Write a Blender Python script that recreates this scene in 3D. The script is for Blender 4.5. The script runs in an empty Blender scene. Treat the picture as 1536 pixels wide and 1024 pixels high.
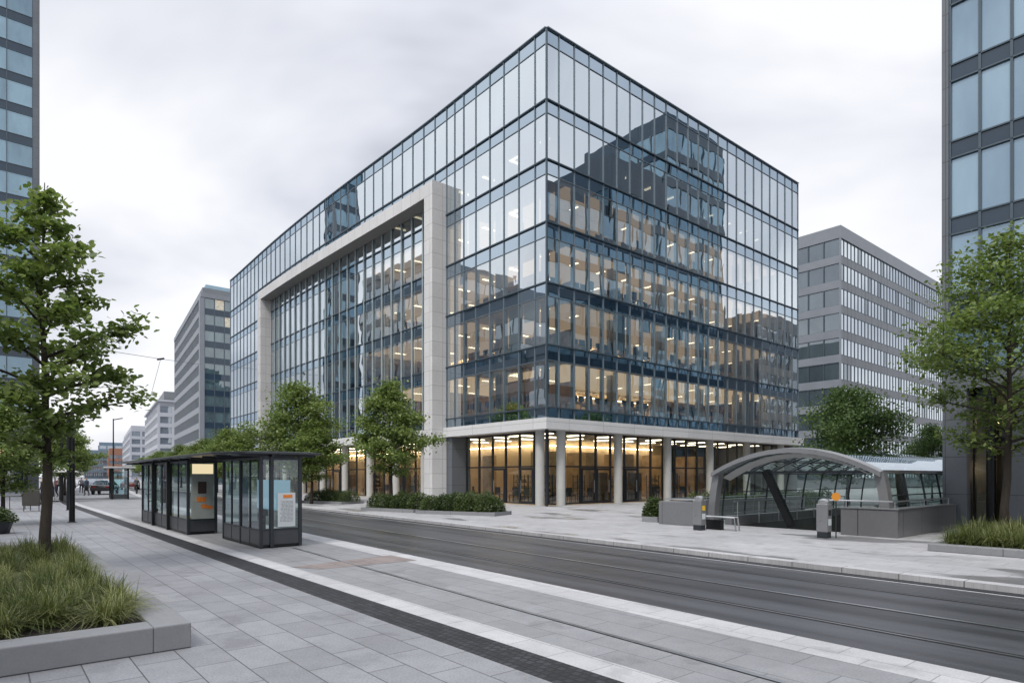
import bpy, math, random
import numpy as np
from mathutils import Vector, Matrix
random.seed(7)
rng = np.random.default_rng(7)
S = bpy.context.scene
COL = S.collection
R = math.radians

# ------------------------------------------------------------------ camera
cam_d = bpy.data.cameras.new("camera")
cam = bpy.data.objects.new("camera", cam_d)
COL.objects.link(cam)
cam.location = (0, 0, 1.85)
cam.rotation_euler = (R(90), 0, 0)
cam_d.sensor_width = 36
cam_d.lens = 36 * 946 / 1536
cam_d.shift_y = 202 / 1536
cam_d.clip_start = 0.1
cam_d.clip_end = 6000
S.camera = cam

# ------------------------------------------------------------------ world (overcast)
SUN_EL, SUN_AZ = 52, 205            # azimuth clockwise from +Y: light comes from behind the camera, a little left
w = bpy.data.worlds.new("World")
S.world = w
w.use_nodes = True
nt = w.node_tree
nt.nodes.clear()
def N(tree, typ, **kw):
    n = tree.nodes.new(typ)
    for k, v in kw.items():
        if k.startswith('i_'):
            key = k[2:]
            key = int(key) if key.isdigit() else key.replace('_', ' ')
            n.inputs[key].default_value = v
        else:
            setattr(n, k, v)
    return n
def Lk(tree, a, b):
    tree.links.new(a, b)
sky = N(nt, 'ShaderNodeTexSky')
sky.sky_type = 'NISHITA'
sky.sun_disc = False
sky.sun_elevation = R(SUN_EL)
sky.sun_rotation = R(SUN_AZ)
sky.dust_density = 3
tc = N(nt, 'ShaderNodeTexCoord')
sep = N(nt, 'ShaderNodeSeparateXYZ')
Lk(nt, tc.outputs['Generated'], sep.inputs[0])
zz = N(nt, 'ShaderNodeMath', operation='MAXIMUM', i_1=0.0)
Lk(nt, sep.outputs[2], zz.inputs[0])
za = N(nt, 'ShaderNodeMath', operation='ADD', i_1=0.32)
Lk(nt, zz.outputs[0], za.inputs[0])
comb = N(nt, 'ShaderNodeCombineXYZ')
for i in (0, 1):
    dv = N(nt, 'ShaderNodeMath', operation='DIVIDE')
    Lk(nt, sep.outputs[i], dv.inputs[0])
    Lk(nt, za.outputs[0], dv.inputs[1])
    Lk(nt, dv.outputs[0], comb.inputs[i])
mp = N(nt, 'ShaderNodeMapping')
mp.inputs['Location'].default_value = (3.1, 1.35, 0)
mp.inputs['Scale'].default_value = (0.62, 1.0, 1)
Lk(nt, comb.outputs[0], mp.inputs[0])
nz = N(nt, 'ShaderNodeTexNoise', i_Scale=1.35, i_Detail=5.0, i_Roughness=0.5, i_Distortion=0.35)
Lk(nt, mp.outputs[0], nz.inputs['Vector'])
cr = N(nt, 'ShaderNodeValToRGB')
cr.color_ramp.elements[0].position = 0.36
cr.color_ramp.elements[0].color = (0.42, 0.445, 0.52, 1)
cr.color_ramp.elements[1].position = 0.60
cr.color_ramp.elements[1].color = (0.92, 0.925, 0.955, 1)
e = cr.color_ramp.elements.new(0.47)
e.color = (0.69, 0.71, 0.775, 1)
Lk(nt, nz.outputs['Fac'], cr.inputs[0])
# brighter towards the horizon
hr = N(nt, 'ShaderNodeMapRange')
hr.inputs['From Min'].default_value = 0.0
hr.inputs['From Max'].default_value = 0.5
hr.inputs['To Min'].default_value = 0.32
hr.inputs['To Max'].default_value = 0.0
Lk(nt, sep.outputs[2], hr.inputs[0])
hm = N(nt, 'ShaderNodeMixRGB', blend_type='MIX')
hm.inputs[2].default_value = (0.90, 0.905, 0.93, 1)
Lk(nt, hr.outputs[0], hm.inputs[0])
Lk(nt, cr.outputs[0], hm.inputs[1])
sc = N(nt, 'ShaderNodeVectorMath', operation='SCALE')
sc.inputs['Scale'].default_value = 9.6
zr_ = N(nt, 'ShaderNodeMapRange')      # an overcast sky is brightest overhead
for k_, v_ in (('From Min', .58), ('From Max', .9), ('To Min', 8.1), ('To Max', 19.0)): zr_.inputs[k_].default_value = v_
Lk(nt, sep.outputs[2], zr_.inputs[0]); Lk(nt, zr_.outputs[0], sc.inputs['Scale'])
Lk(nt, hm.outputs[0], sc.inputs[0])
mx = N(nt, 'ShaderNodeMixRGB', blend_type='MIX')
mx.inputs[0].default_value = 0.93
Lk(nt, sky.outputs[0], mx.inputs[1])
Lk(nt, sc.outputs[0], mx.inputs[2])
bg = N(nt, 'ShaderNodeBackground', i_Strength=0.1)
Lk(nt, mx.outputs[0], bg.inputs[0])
wo = N(nt, 'ShaderNodeOutputWorld')
Lk(nt, bg.outputs[0], wo.inputs[0])

sun_d = bpy.data.lights.new("sun", 'SUN')
sun_d.energy = 1.4
sun_d.angle = R(14)
sun_d.color = (1, 0.96, 0.9)
sun = bpy.data.objects.new("sun", sun_d)
COL.objects.link(sun)
az, el = R(SUN_AZ), R(SUN_EL)
sdir = Vector((math.sin(az) * math.cos(el), math.cos(az) * math.cos(el), math.sin(el)))
sun.rotation_euler = sdir.to_track_quat('Z', 'Y').to_euler()

S.view_settings.view_transform = 'Standard'
S.view_settings.look = 'None'
S.view_settings.exposure = 0.5
S.view_settings.gamma = 1
S.render.engine = 'CYCLES'
S.cycles.max_bounces = 8
S.cycles.diffuse_bounces = 3
S.cycles.glossy_bounces = 4
S.cycles.transmission_bounces = 4
S.cycles.transparent_max_bounces = 24
S.cycles.caustics_reflective = False
S.cycles.caustics_refractive = False
S.cycles.sample_clamp_indirect = 6
S.cycles.use_denoising = True

# ------------------------------------------------------------------ street frame
# t runs along the tramway (away from the camera), d across it (towards the camera side), origin at the glass corner
C0 = Vector((2.0, 36.5, 0))
_l = math.hypot(.640, .768)
DL = Vector((-.640 / _l, .768 / _l, 0))
DN = Vector((-DL.y, DL.x, 0))
def W(t, d, z=0.0):
    return C0 + DL * t + DN * d + Vector((0, 0, z))
ANG = math.atan2(DL.y, DL.x)
def bendf(t, s0, s1, t0, w):
    # slope s0 before t0, easing to s1 after it
    if t < t0:
        return s0 * (t + 25)
    x = t - t0
    return s0 * (t0 + 25) + s0 * x + (s1 - s0) * (x * x / (x + w))
def roff(t): return bendf(t, -.046, -.115, 14, 14)
def soff(t): return bendf(t, 0, -.115, 22, 22)
def pix(u, v, z=0.0):
    Y = 946 * (1.85 - z) / (v - 714)
    return Vector(((u - 768) * Y / 946, Y, z))
def at(u, Y, z=0.0):
    return Vector(((u - 768) * Y / 946, Y, z))
def td(p):
    q = Vector(p) - C0
    return q.dot(DL), q.dot(DN)

# ------------------------------------------------------------------ mesh builder
class MB:
    def __init__(s):
        s.v = []; s.f = []; s.uv = None
    def add(s, vs, fs):
        o = len(s.v)
        s.v += [tuple(p) for p in vs]
        s.f += [tuple(i + o for i in f) for f in fs]
        return s
    def box(s, x0, x1, y0, y1, z0, z1):
        if x0 > x1: x0, x1 = x1, x0
        if y0 > y1: y0, y1 = y1, y0
        if z0 > z1: z0, z1 = z1, z0
        return s.add([(x0,y0,z0),(x1,y0,z0),(x1,y1,z0),(x0,y1,z0),(x0,y0,z1),(x1,y0,z1),(x1,y1,z1),(x0,y1,z1)],
              [(0,3,2,1),(4,5,6,7),(0,1,5,4),(1,2,6,5),(2,3,7,6),(3,0,4,7)])
    def quad(s, *p):
        return s.add(p, [tuple(range(len(p)))])
    def prism(s, poly, z0, z1):
        a = sum(poly[i][0]*poly[(i+1)%len(poly)][1]-poly[(i+1)%len(poly)][0]*poly[i][1] for i in range(len(poly)))
        if a < 0: poly = poly[::-1]
        n = len(poly)
        return s.add([(p[0],p[1],z0) for p in poly]+[(p[0],p[1],z1) for p in poly],
              [tuple(range(n))[::-1], tuple(range(n,2*n))]+[(i,(i+1)%n,n+(i+1)%n,n+i) for i in range(n)])
    def cyl(s, x, y, z0, z1, r0, r1=None, n=16):
        r1 = r0 if r1 is None else r1
        vs = [(x+r0*math.cos(2*math.pi*i/n), y+r0*math.sin(2*math.pi*i/n), z0) for i in range(n)]
        vs += [(x+r1*math.cos(2*math.pi*i/n), y+r1*math.sin(2*math.pi*i/n), z1) for i in range(n)]
        return s.add(vs, [tuple(range(n))[::-1], tuple(range(n,2*n))]+[(i,(i+1)%n,n+(i+1)%n,n+i) for i in range(n)])
    def tube(s, pts, r, n=6, cap=True):
        pts = [Vector(p) for p in pts]
        rs = r if isinstance(r, (list, tuple)) else [r]*len(pts)
        ref = None; rings = []
        for i, p in enumerate(pts):
            dr = (pts[min(i+1,len(pts)-1)]-pts[max(i-1,0)]).normalized()
            if ref is None: ref = Vector((0,0,1)) if abs(dr.z) < .9 else Vector((1,0,0))
            a = dr.cross(ref).normalized(); b = a.cross(dr).normalized(); ref = b
            rings.append([p+(a*math.cos(2*math.pi*k/n)+b*math.sin(2*math.pi*k/n))*rs[i] for k in range(n)])
        vs = [q for g in rings for q in g]; fs = []
        for i in range(len(rings)-1):
            for k in range(n):
                fs.append((i*n+k, i*n+(k+1)%n, (i+1)*n+(k+1)%n, (i+1)*n+k))
        if cap:
            fs.append(tuple(range(n))[::-1]); fs.append(tuple(range(len(vs)-n,len(vs))))
        return s.add(vs, fs)
    def bar(s, p, q, w, h, up=(0,0,1)):
        p = Vector(p); q = Vector(q); a = (q-p).normalized()
        b = a.cross(Vector(up)).normalized(); c = b.cross(a).normalized()
        vs = []
        for o in (p, q):
            for (i, j) in ((-1,-1),(1,-1),(1,1),(-1,1)):
                vs.append(o+b*(i*w/2)+c*(j*h/2))
        return s.add(vs, [(0,1,2,3),(7,6,5,4),(0,4,5,1),(1,5,6,2),(2,6,7,3),(3,7,4,0)])
    def lathe(s, x, y, prof, n=16):
        rings = [[(x+r*math.cos(2*math.pi*k/n), y+r*math.sin(2*math.pi*k/n), z) for k in range(n)] for r, z in prof]
        vs = [q for g in rings for q in g]; fs = []
        for i in range(len(rings)-1):
            for k in range(n):
                fs.append((i*n+k, i*n+(k+1)%n, (i+1)*n+(k+1)%n, (i+1)*n+k))
        fs.append(tuple(range(n))[::-1]); fs.append(tuple(range(len(vs)-n,len(vs))))
        return s.add(vs, fs)
    def build(s, name, mat, parent=None, fr='S', smooth=False, bevel=0, uv=None, fixn=False):
        if fr == 'S':
            vs = [W(*p) for p in s.v]
            org = parent['_org'] if parent is not None and '_org' in parent else None
            if parent is not None:
                o0 = parent.matrix_basis.translation.copy()
                pp = parent
                while pp.parent is not None:
                    pp = pp.parent; o0 += pp.matrix_basis.translation
                vs = [p-o0 for p in vs]
                loc = Vector((0,0,0))
            else:
                lo = [min(p[i] for p in vs) for i in range(3)]; hi = [max(p[i] for p in vs) for i in range(3)]
                loc = Vector(((lo[0]+hi[0])/2, (lo[1]+hi[1])/2, lo[2]))
                vs = [p-loc for p in vs]
        else:
            vs = [Vector(p) for p in s.v]; loc = Vector((0,0,0))
        me = bpy.data.meshes.new(name)
        me.from_pydata([tuple(p) for p in vs], [], s.f)
        if uv:
            lay = me.uv_layers.new(name='UVMap')
            flat = []
            for f in s.f:
                for i in f: flat += [s.v[i][0], s.v[i][1]]
            lay.data.foreach_set('uv', flat)
        me.materials.append(mat)
        if fixn:
            import bmesh
            bm = bmesh.new(); bm.from_mesh(me); bmesh.ops.recalc_face_normals(bm, faces=bm.faces); bm.to_mesh(me); bm.free()
        if smooth:
            me.shade_smooth()
            try: me.set_sharp_from_angle(angle=R(40))
            except Exception: pass
        me.update()
        o = bpy.data.objects.new(name, me)
        COL.objects.link(o)
        o.location = loc
        if parent is not None: o.parent = parent
        if bevel:
            m = o.modifiers.new('bevel', 'BEVEL'); m.width = bevel; m.segments = 2; m.limit_method = 'ANGLE'
        return o

def tag(o, label=None, cat=None, group=None, kind=None):
    if label: o['label'] = label
    if cat: o['category'] = cat
    if group: o['group'] = group
    if kind: o['kind'] = kind
    return o
def thing(name, loc, label, cat, group=None, rz=0.0):
    o = bpy.data.objects.new(name, None)
    COL.objects.link(o)
    o.empty_display_size = .3
    o.location = loc; o.rotation_euler = (0, 0, rz)
    return tag(o, label, cat, group)
def struct(o): o['kind'] = 'structure'; return o
def dup(root, loc, rz=None, scale=None, label=None, group=None):
    r = root.copy(); COL.objects.link(r); r.location = loc
    if rz is not None: r.rotation_euler = (0, 0, rz)
    if scale: r.scale = scale if isinstance(scale, tuple) else (scale,)*3
    if label: r['label'] = label
    if group: r['group'] = group
    for ch in list(root.children):
        c = ch.copy(); COL.objects.link(c); c.parent = r
        for g in list(ch.children):
            k = g.copy(); COL.objects.link(k); k.parent = c
    return r

# ------------------------------------------------------------------ materials
def newmat(name):
    m = bpy.data.materials.new(name); m.use_nodes = True
    t = m.node_tree; t.nodes.clear()
    out = t.nodes.new('ShaderNodeOutputMaterial')
    return m, t, out
def coords(t, kind='Object', scale=None, rot=None):
    c = t.nodes.new('ShaderNodeTexCoord'); o = c.outputs[kind]
    if scale or rot:
        mpp = t.nodes.new('ShaderNodeMapping')
        if scale: mpp.inputs['Scale'].default_value = scale
        if rot: mpp.inputs['Rotation'].default_value = rot
        t.links.new(o, mpp.inputs[0]); o = mpp.outputs[0]
    return o
def pbr(name, col, rough=.6, metal=0.0, var=.12, vs=3.0, fine=0.0, fs=60, bump=0.0, bs=40, spec=.5, streak=False, coat=0.0):
    m, t, out = newmat(name)
    p = t.nodes.new('ShaderNodeBsdfPrincipled')
    p.inputs['Roughness'].default_value = rough; p.inputs['Metallic'].default_value = metal
    p.inputs['Specular IOR Level'].default_value = spec
    p.inputs['Coat Weight'].default_value = coat
    co = coords(t, 'Object', (1,1,.15) if streak else None)
    n1 = N(t, 'ShaderNodeTexNoise', i_Scale=vs, i_Detail=5.0, i_Roughness=.6); t.links.new(co, n1.inputs['Vector'])
    r = N(t, 'ShaderNodeMapRange'); r.inputs['From Min'].default_value=.3; r.inputs['From Max'].default_value=.7
    r.inputs['To Min'].default_value = 1-var; r.inputs['To Max'].default_value = 1+var
    t.links.new(n1.outputs['Fac'], r.inputs[0])
    v = N(t, 'ShaderNodeVectorMath', operation='SCALE'); v.inputs[0].default_value = col[:3]
    t.links.new(r.outputs[0], v.inputs['Scale'])
    o = v.outputs[0]
    if fine:
        co2 = coords(t, 'Object')
        n2 = N(t, 'ShaderNodeTexNoise', i_Scale=fs, i_Detail=2.0); t.links.new(co2, n2.inputs['Vector'])
        r2 = N(t, 'ShaderNodeMapRange'); r2.inputs['From Min'].default_value=.35; r2.inputs['From Max'].default_value=.65
        r2.inputs['To Min'].default_value = 1-fine; r2.inputs['To Max'].default_value = 1+fine
        t.links.new(n2.outputs['Fac'], r2.inputs[0])
        v2 = N(t, 'ShaderNodeVectorMath', operation='SCALE'); t.links.new(o, v2.inputs[0]); t.links.new(r2.outputs[0], v2.inputs['Scale'])
        o = v2.outputs[0]
    t.links.new(o, p.inputs['Base Color'])
    rr = N(t, 'ShaderNodeMapRange'); rr.inputs['To Min'].default_value = max(0, rough-.08); rr.inputs['To Max'].default_value = min(1, rough+.08)
    t.links.new(n1.outputs['Fac'], rr.inputs[0]); t.links.new(rr.outputs[0], p.inputs['Roughness'])
    if bump:
        n3 = N(t, 'ShaderNodeTexNoise', i_Scale=bs, i_Detail=3.0); t.links.new(coords(t,'Object'), n3.inputs['Vector'])
        b = N(t, 'ShaderNodeBump', i_Strength=bump, i_Distance=.01); t.links.new(n3.outputs['Fac'], b.inputs['Height'])
        t.links.new(b.outputs[0], p.inputs['Normal'])
    t.links.new(p.outputs[0], out.inputs[0])
    return m

def paving(name, col, joint, bw, bh, mortar=.012, var=.08, rough=.62, fine=.1, patch=0.0, wet=0.0, coord='UV', pvar=.1, bevel_bump=.25, speck=45, patchcol=None):
    m, t, out = newmat(name)
    p = t.nodes.new('ShaderNodeBsdfPrincipled')
    uv = coords(t, coord)
    # slight wobble of the joints
    br = N(t, 'ShaderNodeTexBrick'); br.offset = .5; br.offset_frequency = 2
    br.inputs['Scale'].default_value = 1.0
    br.inputs['Brick Width'].default_value = bw; br.inputs['Row Height'].default_value = bh
    br.inputs['Mortar Size'].default_value = mortar; br.inputs['Mortar Smooth'].default_value = .1
    br.inputs['Color1'].default_value = tuple(c*(1-var) for c in col)+(1,)
    br.inputs['Color2'].default_value = tuple(c*(1+var) for c in col)+(1,)
    br.inputs['Mortar'].default_value = tuple(joint)+(1,)
    t.links.new(uv, br.inputs['Vector'])
    o = br.outputs['Color']
    def mul(o, sc, lo, hi, f0=.35, f1=.65, det=4.0):
        n = N(t, 'ShaderNodeTexNoise', i_Scale=sc, i_Detail=det, i_Roughness=.6); t.links.new(uv, n.inputs['Vector'])
        r = N(t, 'ShaderNodeMapRange'); r.inputs['From Min'].default_value=f0; r.inputs['From Max'].default_value=f1
        r.inputs['To Min'].default_value=lo; r.inputs['To Max'].default_value=hi
        t.links.new(n.outputs['Fac'], r.inputs[0])
        v = N(t, 'ShaderNodeVectorMath', operation='SCALE'); t.links.new(o, v.inputs[0]); t.links.new(r.outputs[0], v.inputs['Scale'])
        return v.outputs[0], n, r
    o, n0, _ = mul(o, .45, 1-pvar, 1+pvar)
    o, _, _ = mul(o, speck, 1-fine, 1+fine, det=2.0)
    o, _, _ = mul(o, 4.0, 1-pvar*.6, 1+pvar*.6)
    o, _, _ = mul(o, 1.3, .82, 1.0, f0=.36, f1=.44, det=6.0)      # grime
    p.inputs['Roughness'].default_value = rough
    if patch:
        uvm = N(t, 'ShaderNodeMapping'); uvm.inputs['Scale'].default_value = (.22, .55, 1); t.links.new(uv, uvm.inputs[0])
        n = N(t, 'ShaderNodeTexNoise', i_Scale=1.0, i_Detail=3.0); t.links.new(uvm.outputs[0], n.inputs['Vector'])
        r = N(t, 'ShaderNodeMapRange'); r.inputs['From Min'].default_value=.565; r.inputs['From Max'].default_value=.60
        t.links.new(n.outputs['Fac'], r.inputs[0])
        mxx = N(t, 'ShaderNodeMixRGB', blend_type='MULTIPLY'); mxx.inputs[2].default_value = (1-patch,)*3+(1,)
        t.links.new(r.outputs[0], mxx.inputs[0]); t.links.new(o, mxx.inputs[1]); o = mxx.outputs[0]
        r3 = N(t, 'ShaderNodeMapRange'); r3.inputs['To Min'].default_value = rough; r3.inputs['To Max'].default_value = .28
        t.links.new(r.outputs[0], r3.inputs[0]); t.links.new(r3.outputs[0], p.inputs['Roughness'])
    t.links.new(o, p.inputs['Base Color'])
    b = N(t, 'ShaderNodeBump', i_Strength=bevel_bump, i_Distance=.01); b.invert = True
    t.links.new(br.outputs['Fac'], b.inputs['Height'])
    nn = N(t, 'ShaderNodeTexNoise', i_Scale=70.0, i_Detail=2.0); t.links.new(uv, nn.inputs['Vector'])
    b2 = N(t, 'ShaderNodeBump', i_Strength=.15, i_Distance=.005); t.links.new(nn.outputs['Fac'], b2.inputs['Height'])
    t.links.new(b.outputs[0], b2.inputs['Normal'])
    t.links.new(b2.outputs[0], p.inputs['Normal'])
    t.links.new(p.outputs[0], out.inputs[0])
    return m

def clear_glass(name, tint=(.80,.88,.88), refl=.5, power=4.0, wob=.006, wscale=.55, rough=0.0):
    # coated facade glass: transparent + mirror, mirror part growing at grazing angles
    m, t, out = newmat(name)
    tr = N(t, 'ShaderNodeBsdfTransparent'); tr.inputs[0].default_value = tuple(tint)+(1,)
    gl = N(t, 'ShaderNodeBsdfGlossy'); gl.inputs['Color'].default_value = (.88,.955,1,1); gl.inputs['Roughness'].default_value = rough
    lw = N(t, 'ShaderNodeLayerWeight', i_Blend=.5)
    pw = N(t, 'ShaderNodeMath', operation='POWER', i_1=power); t.links.new(lw.outputs['Facing'], pw.inputs[0])
    r = N(t, 'ShaderNodeMapRange'); r.inputs['To Min'].default_value = refl; r.inputs['To Max'].default_value = 1.0
    t.links.new(pw.outputs[0], r.inputs[0])
    n = N(t, 'ShaderNodeTexNoise', i_Scale=wscale, i_Detail=1.0); 
    g = t.nodes.new('ShaderNodeNewGeometry'); t.links.new(g.outputs['Position'], n.inputs['Vector'])
    b = N(t, 'ShaderNodeBump', i_Strength=1.0, i_Distance=wob); t.links.new(n.outputs['Fac'], b.inputs['Height'])
    t.links.new(b.outputs[0], gl.inputs['Normal'])
    mxs = N(t, 'ShaderNodeMixShader'); t.links.new(r.outputs[0], mxs.inputs[0]); t.links.new(tr.outputs[0], mxs.inputs[1]); t.links.new(gl.outputs[0], mxs.inputs[2])
    t.links.new(mxs.outputs[0], out.inputs[0])
    return m

def pane_rand(t):
    g = t.nodes.new('ShaderNodeNewGeometry'); oi = t.nodes.new('ShaderNodeObjectInfo')
    a = N(t, 'ShaderNodeMath', operation='ADD'); t.links.new(g.outputs['Random Per Island'], a.inputs[0]); t.links.new(oi.outputs['Random'], a.inputs[1])
    f = N(t, 'ShaderNodeMath', operation='FRACT'); t.links.new(a.outputs[0], f.inputs[0])
    return f.outputs[0]

def window_glass(name, dark, light, refl=.35, lit=0.0, litcol=(1,.72,.38), litstr=.55, wob=.004, gcol=(.9,.96,1)):
    # panes whose room behind reads as one tone (blind, dark room or lit room), under a mirror coat
    m, t, out = newmat(name)
    rnd = pane_rand(t)
    d = t.nodes.new('ShaderNodeBsdfDiffuse')
    g = t.nodes.new('ShaderNodeNewGeometry')
    mpz = N(t, 'ShaderNodeMapping'); mpz.inputs['Scale'].default_value = (1.3, 1.3, .45); t.links.new(g.outputs['Position'], mpz.inputs[0])
    n = N(t, 'ShaderNodeTexNoise', i_Scale=.6, i_Detail=3.0); t.links.new(mpz.outputs[0], n.inputs['Vector'])
    ad = N(t, 'ShaderNodeMath', operation='MULTIPLY_ADD', i_1=1.6, i_2=-.55); t.links.new(n.outputs['Fac'], ad.inputs[0])
    ad2 = N(t, 'ShaderNodeMath', operation='MULTIPLY_ADD', i_1=.75); t.links.new(rnd, ad2.inputs[0]); t.links.new(ad.outputs[0], ad2.inputs[2])
    mc = N(t, 'ShaderNodeMixRGB'); mc.inputs[1].default_value = tuple(dark)+(1,); mc.inputs[2].default_value = tuple(light)+(1,)
    t.links.new(ad2.outputs[0], mc.inputs[0]); t.links.new(mc.outputs[0], d.inputs[0])
    base = d.outputs[0]
    if lit:
        gt = N(t, 'ShaderNodeMath', operation='GREATER_THAN', i_1=1-lit); t.links.new(rnd, gt.inputs[0])
        n2 = N(t, 'ShaderNodeTexNoise', i_Scale=2.2, i_Detail=3.0); t.links.new(g.outputs['Position'], n2.inputs['Vector'])
        mm = N(t, 'ShaderNodeMath', operation='MULTIPLY'); t.links.new(gt.outputs[0], mm.inputs[0]); t.links.new(n2.outputs['Fac'], mm.inputs[1])
        em = N(t, 'ShaderNodeEmission'); em.inputs[0].default_value = tuple(litcol)+(1,)
        ms = N(t, 'ShaderNodeMath', operation='MULTIPLY', i_1=litstr*2); t.links.new(mm.outputs[0], ms.inputs[0]); t.links.new(ms.outputs[0], em.inputs[1])
        asx = t.nodes.new('ShaderNodeAddShader'); t.links.new(base, asx.inputs[0]); t.links.new(em.outputs[0], asx.inputs[1]); base = asx.outputs[0]
    gl = N(t, 'ShaderNodeBsdfGlossy'); gl.inputs['Color'].default_value = tuple(gcol)+(1,); gl.inputs['Roughness'].default_value = .01
    nb = N(t, 'ShaderNodeTexNoise', i_Scale=.5, i_Detail=1.0); t.links.new(g.outputs['Position'], nb.inputs['Vector'])
    b = N(t, 'ShaderNodeBump', i_Strength=1.0, i_Distance=wob); t.links.new(nb.outputs['Fac'], b.inputs['Height']); t.links.new(b.outputs[0], gl.inputs['Normal'])
    lw = N(t, 'ShaderNodeLayerWeight', i_Blend=.5); pw = N(t, 'ShaderNodeMath', operation='POWER', i_1=4.0); t.links.new(lw.outputs['Facing'], pw.inputs[0])
    r = N(t, 'ShaderNodeMapRange'); r.inputs['To Min'].default_value = refl; r.inputs['To Max'].default_value = .95; t.links.new(pw.outputs[0], r.inputs[0])
    mxs = N(t, 'ShaderNodeMixShader'); t.links.new(r.outputs[0], mxs.inputs[0]); t.links.new(base, mxs.inputs[1]); t.links.new(gl.outputs[0], mxs.inputs[2])
    t.links.new(mxs.outputs[0], out.inputs[0])
    return m

def emit(name, col, st):
    m, t, out = newmat(name)
    em = N(t, 'ShaderNodeEmission', i_Strength=st); em.inputs[0].default_value = tuple(col)+(1,)
    t.links.new(em.outputs[0], out.inputs[0]); return m

def leafmat(name, dark, mid, light, trans=.35):
    m, t, out = newmat(name)
    at_ = t.nodes.new('ShaderNodeAttribute'); at_.attribute_name = 'rnd'
    cr = t.nodes.new('ShaderNodeValToRGB')
    cr.color_ramp.elements[0].color = tuple(dark)+(1,); cr.color_ramp.elements[1].color = tuple(light)+(1,)
    e = cr.color_ramp.elements.new(.5); e.color = tuple(mid)+(1,)
    t.links.new(at_.outputs['Fac'], cr.inputs[0])
    p = t.nodes.new('ShaderNodeBsdfPrincipled'); p.inputs['Roughness'].default_value = .45; p.inputs['Specular IOR Level'].default_value = .35
    t.links.new(cr.outputs[0], p.inputs['Base Color'])
    tl = t.nodes.new('ShaderNodeBsdfTranslucent')
    hs = N(t, 'ShaderNodeHueSaturation', i_Value=1.5, i_Saturation=1.15); t.links.new(cr.outputs[0], hs.inputs['Color']); t.links.new(hs.outputs[0], tl.inputs[0])
    mxs = N(t, 'ShaderNodeMixShader', i_0=trans); t.links.new(p.outputs[0], mxs.inputs[1]); t.links.new(tl.outputs[0], mxs.inputs[2])
    t.links.new(mxs.outputs[0], out.inputs[0]); return m

def blocks(name, col, bw, bh, joint, axis='frame', var=.05, rough=.6):
    # stone cladding with joints; coordinates along the wall (street frame) and height
    m, t, out = newmat(name)
    g = t.nodes.new('ShaderNodeNewGeometry')
    mp_ = N(t, 'ShaderNodeMapping'); mp_.inputs['Rotation'].default_value = (0, 0, -ANG); t.links.new(g.outputs['Position'], mp_.inputs[0])
    s1 = t.nodes.new('ShaderNodeSeparateXYZ'); t.links.new(mp_.outputs[0], s1.inputs[0])
    ad = N(t, 'ShaderNodeMath', operation='ADD'); t.links.new(s1.outputs[0], ad.inputs[0]); t.links.new(s1.outputs[1], ad.inputs[1])
    cb = t.nodes.new('ShaderNodeCombineXYZ'); t.links.new(ad.outputs[0], cb.inputs[0]); t.links.new(s1.outputs[2], cb.inputs[1])
    br = N(t, 'ShaderNodeTexBrick'); br.offset = 0.0
    br.inputs['Scale'].default_value = 1; br.inputs['Brick Width'].default_value = bw; br.inputs['Row Height'].default_value = bh
    br.inputs['Mortar Size'].default_value = .012
    br.inputs['Color1'].default_value = tuple(c*(1-var) for c in col)+(1,); br.inputs['Color2'].default_value = tuple(c*(1+var) for c in col)+(1,)
    br.inputs['Mortar'].default_value = tuple(joint)+(1,)
    t.links.new(cb.outputs[0], br.inputs['Vector'])
    o = br.outputs['Color']
    for sc_, a in ((.5, .04), (8, .03), (50, .04)):
        n = N(t, 'ShaderNodeTexNoise', i_Scale=sc_, i_Detail=4.0); t.links.new(g.outputs['Position'], n.inputs['Vector'])
        r = N(t, 'ShaderNodeMapRange'); r.inputs['From Min'].default_value=.35; r.inputs['From Max'].default_value=.65
        r.inputs['To Min'].default_value=1-a; r.inputs['To Max'].default_value=1+a; t.links.new(n.outputs['Fac'], r.inputs[0])
        v = N(t, 'ShaderNodeVectorMath', operation='SCALE'); t.links.new(o, v.inputs[0]); t.links.new(r.outputs[0], v.inputs['Scale']); o = v.outputs[0]
    p = t.nodes.new('ShaderNodeBsdfPrincipled'); p.inputs['Roughness'].default_value = rough
    t.links.new(o, p.inputs['Base Color']); t.links.new(p.outputs[0], out.inputs[0]); return m

M = {}
M['pave'] = paving('paving_grey', (.262,.266,.282), (.085,.087,.093), .82, .41, .0065, var=.09, fine=.13, pvar=.09)
M['pave_mid'] = paving('paving_platform', (.262,.266,.278), (.125,.126,.13), .95, .47, .006, var=.06, fine=.12, pvar=.09)
M['band'] = paving('paving_light_band', (.47,.47,.48), (.26,.26,.265), .62, .42, .006, var=.06, fine=.09, pvar=.08)
M['setts'] = paving('dark_setts', (.028,.029,.034), (.010,.010,.011), .1, .1, .012, var=.45, fine=.3, rough=.6, bevel_bump=1.0, pvar=.12)
M['plaza'] = paving('plaza_paving', (.39,.39,.40), (.23,.23,.235), .9, .6, .008, var=.05, fine=.08, patch=.42, pvar=.1)
M['kerb'] = paving('kerb_granite', (.46,.46,.47), (.2,.2,.2), 1.0, 5.0, .012, var=.06, fine=.1)
M['red_pave'] = paving('worn_red_paving', (.245,.205,.195), (.12,.11,.11), .95, .47, .009, var=.06, fine=.12)

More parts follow.
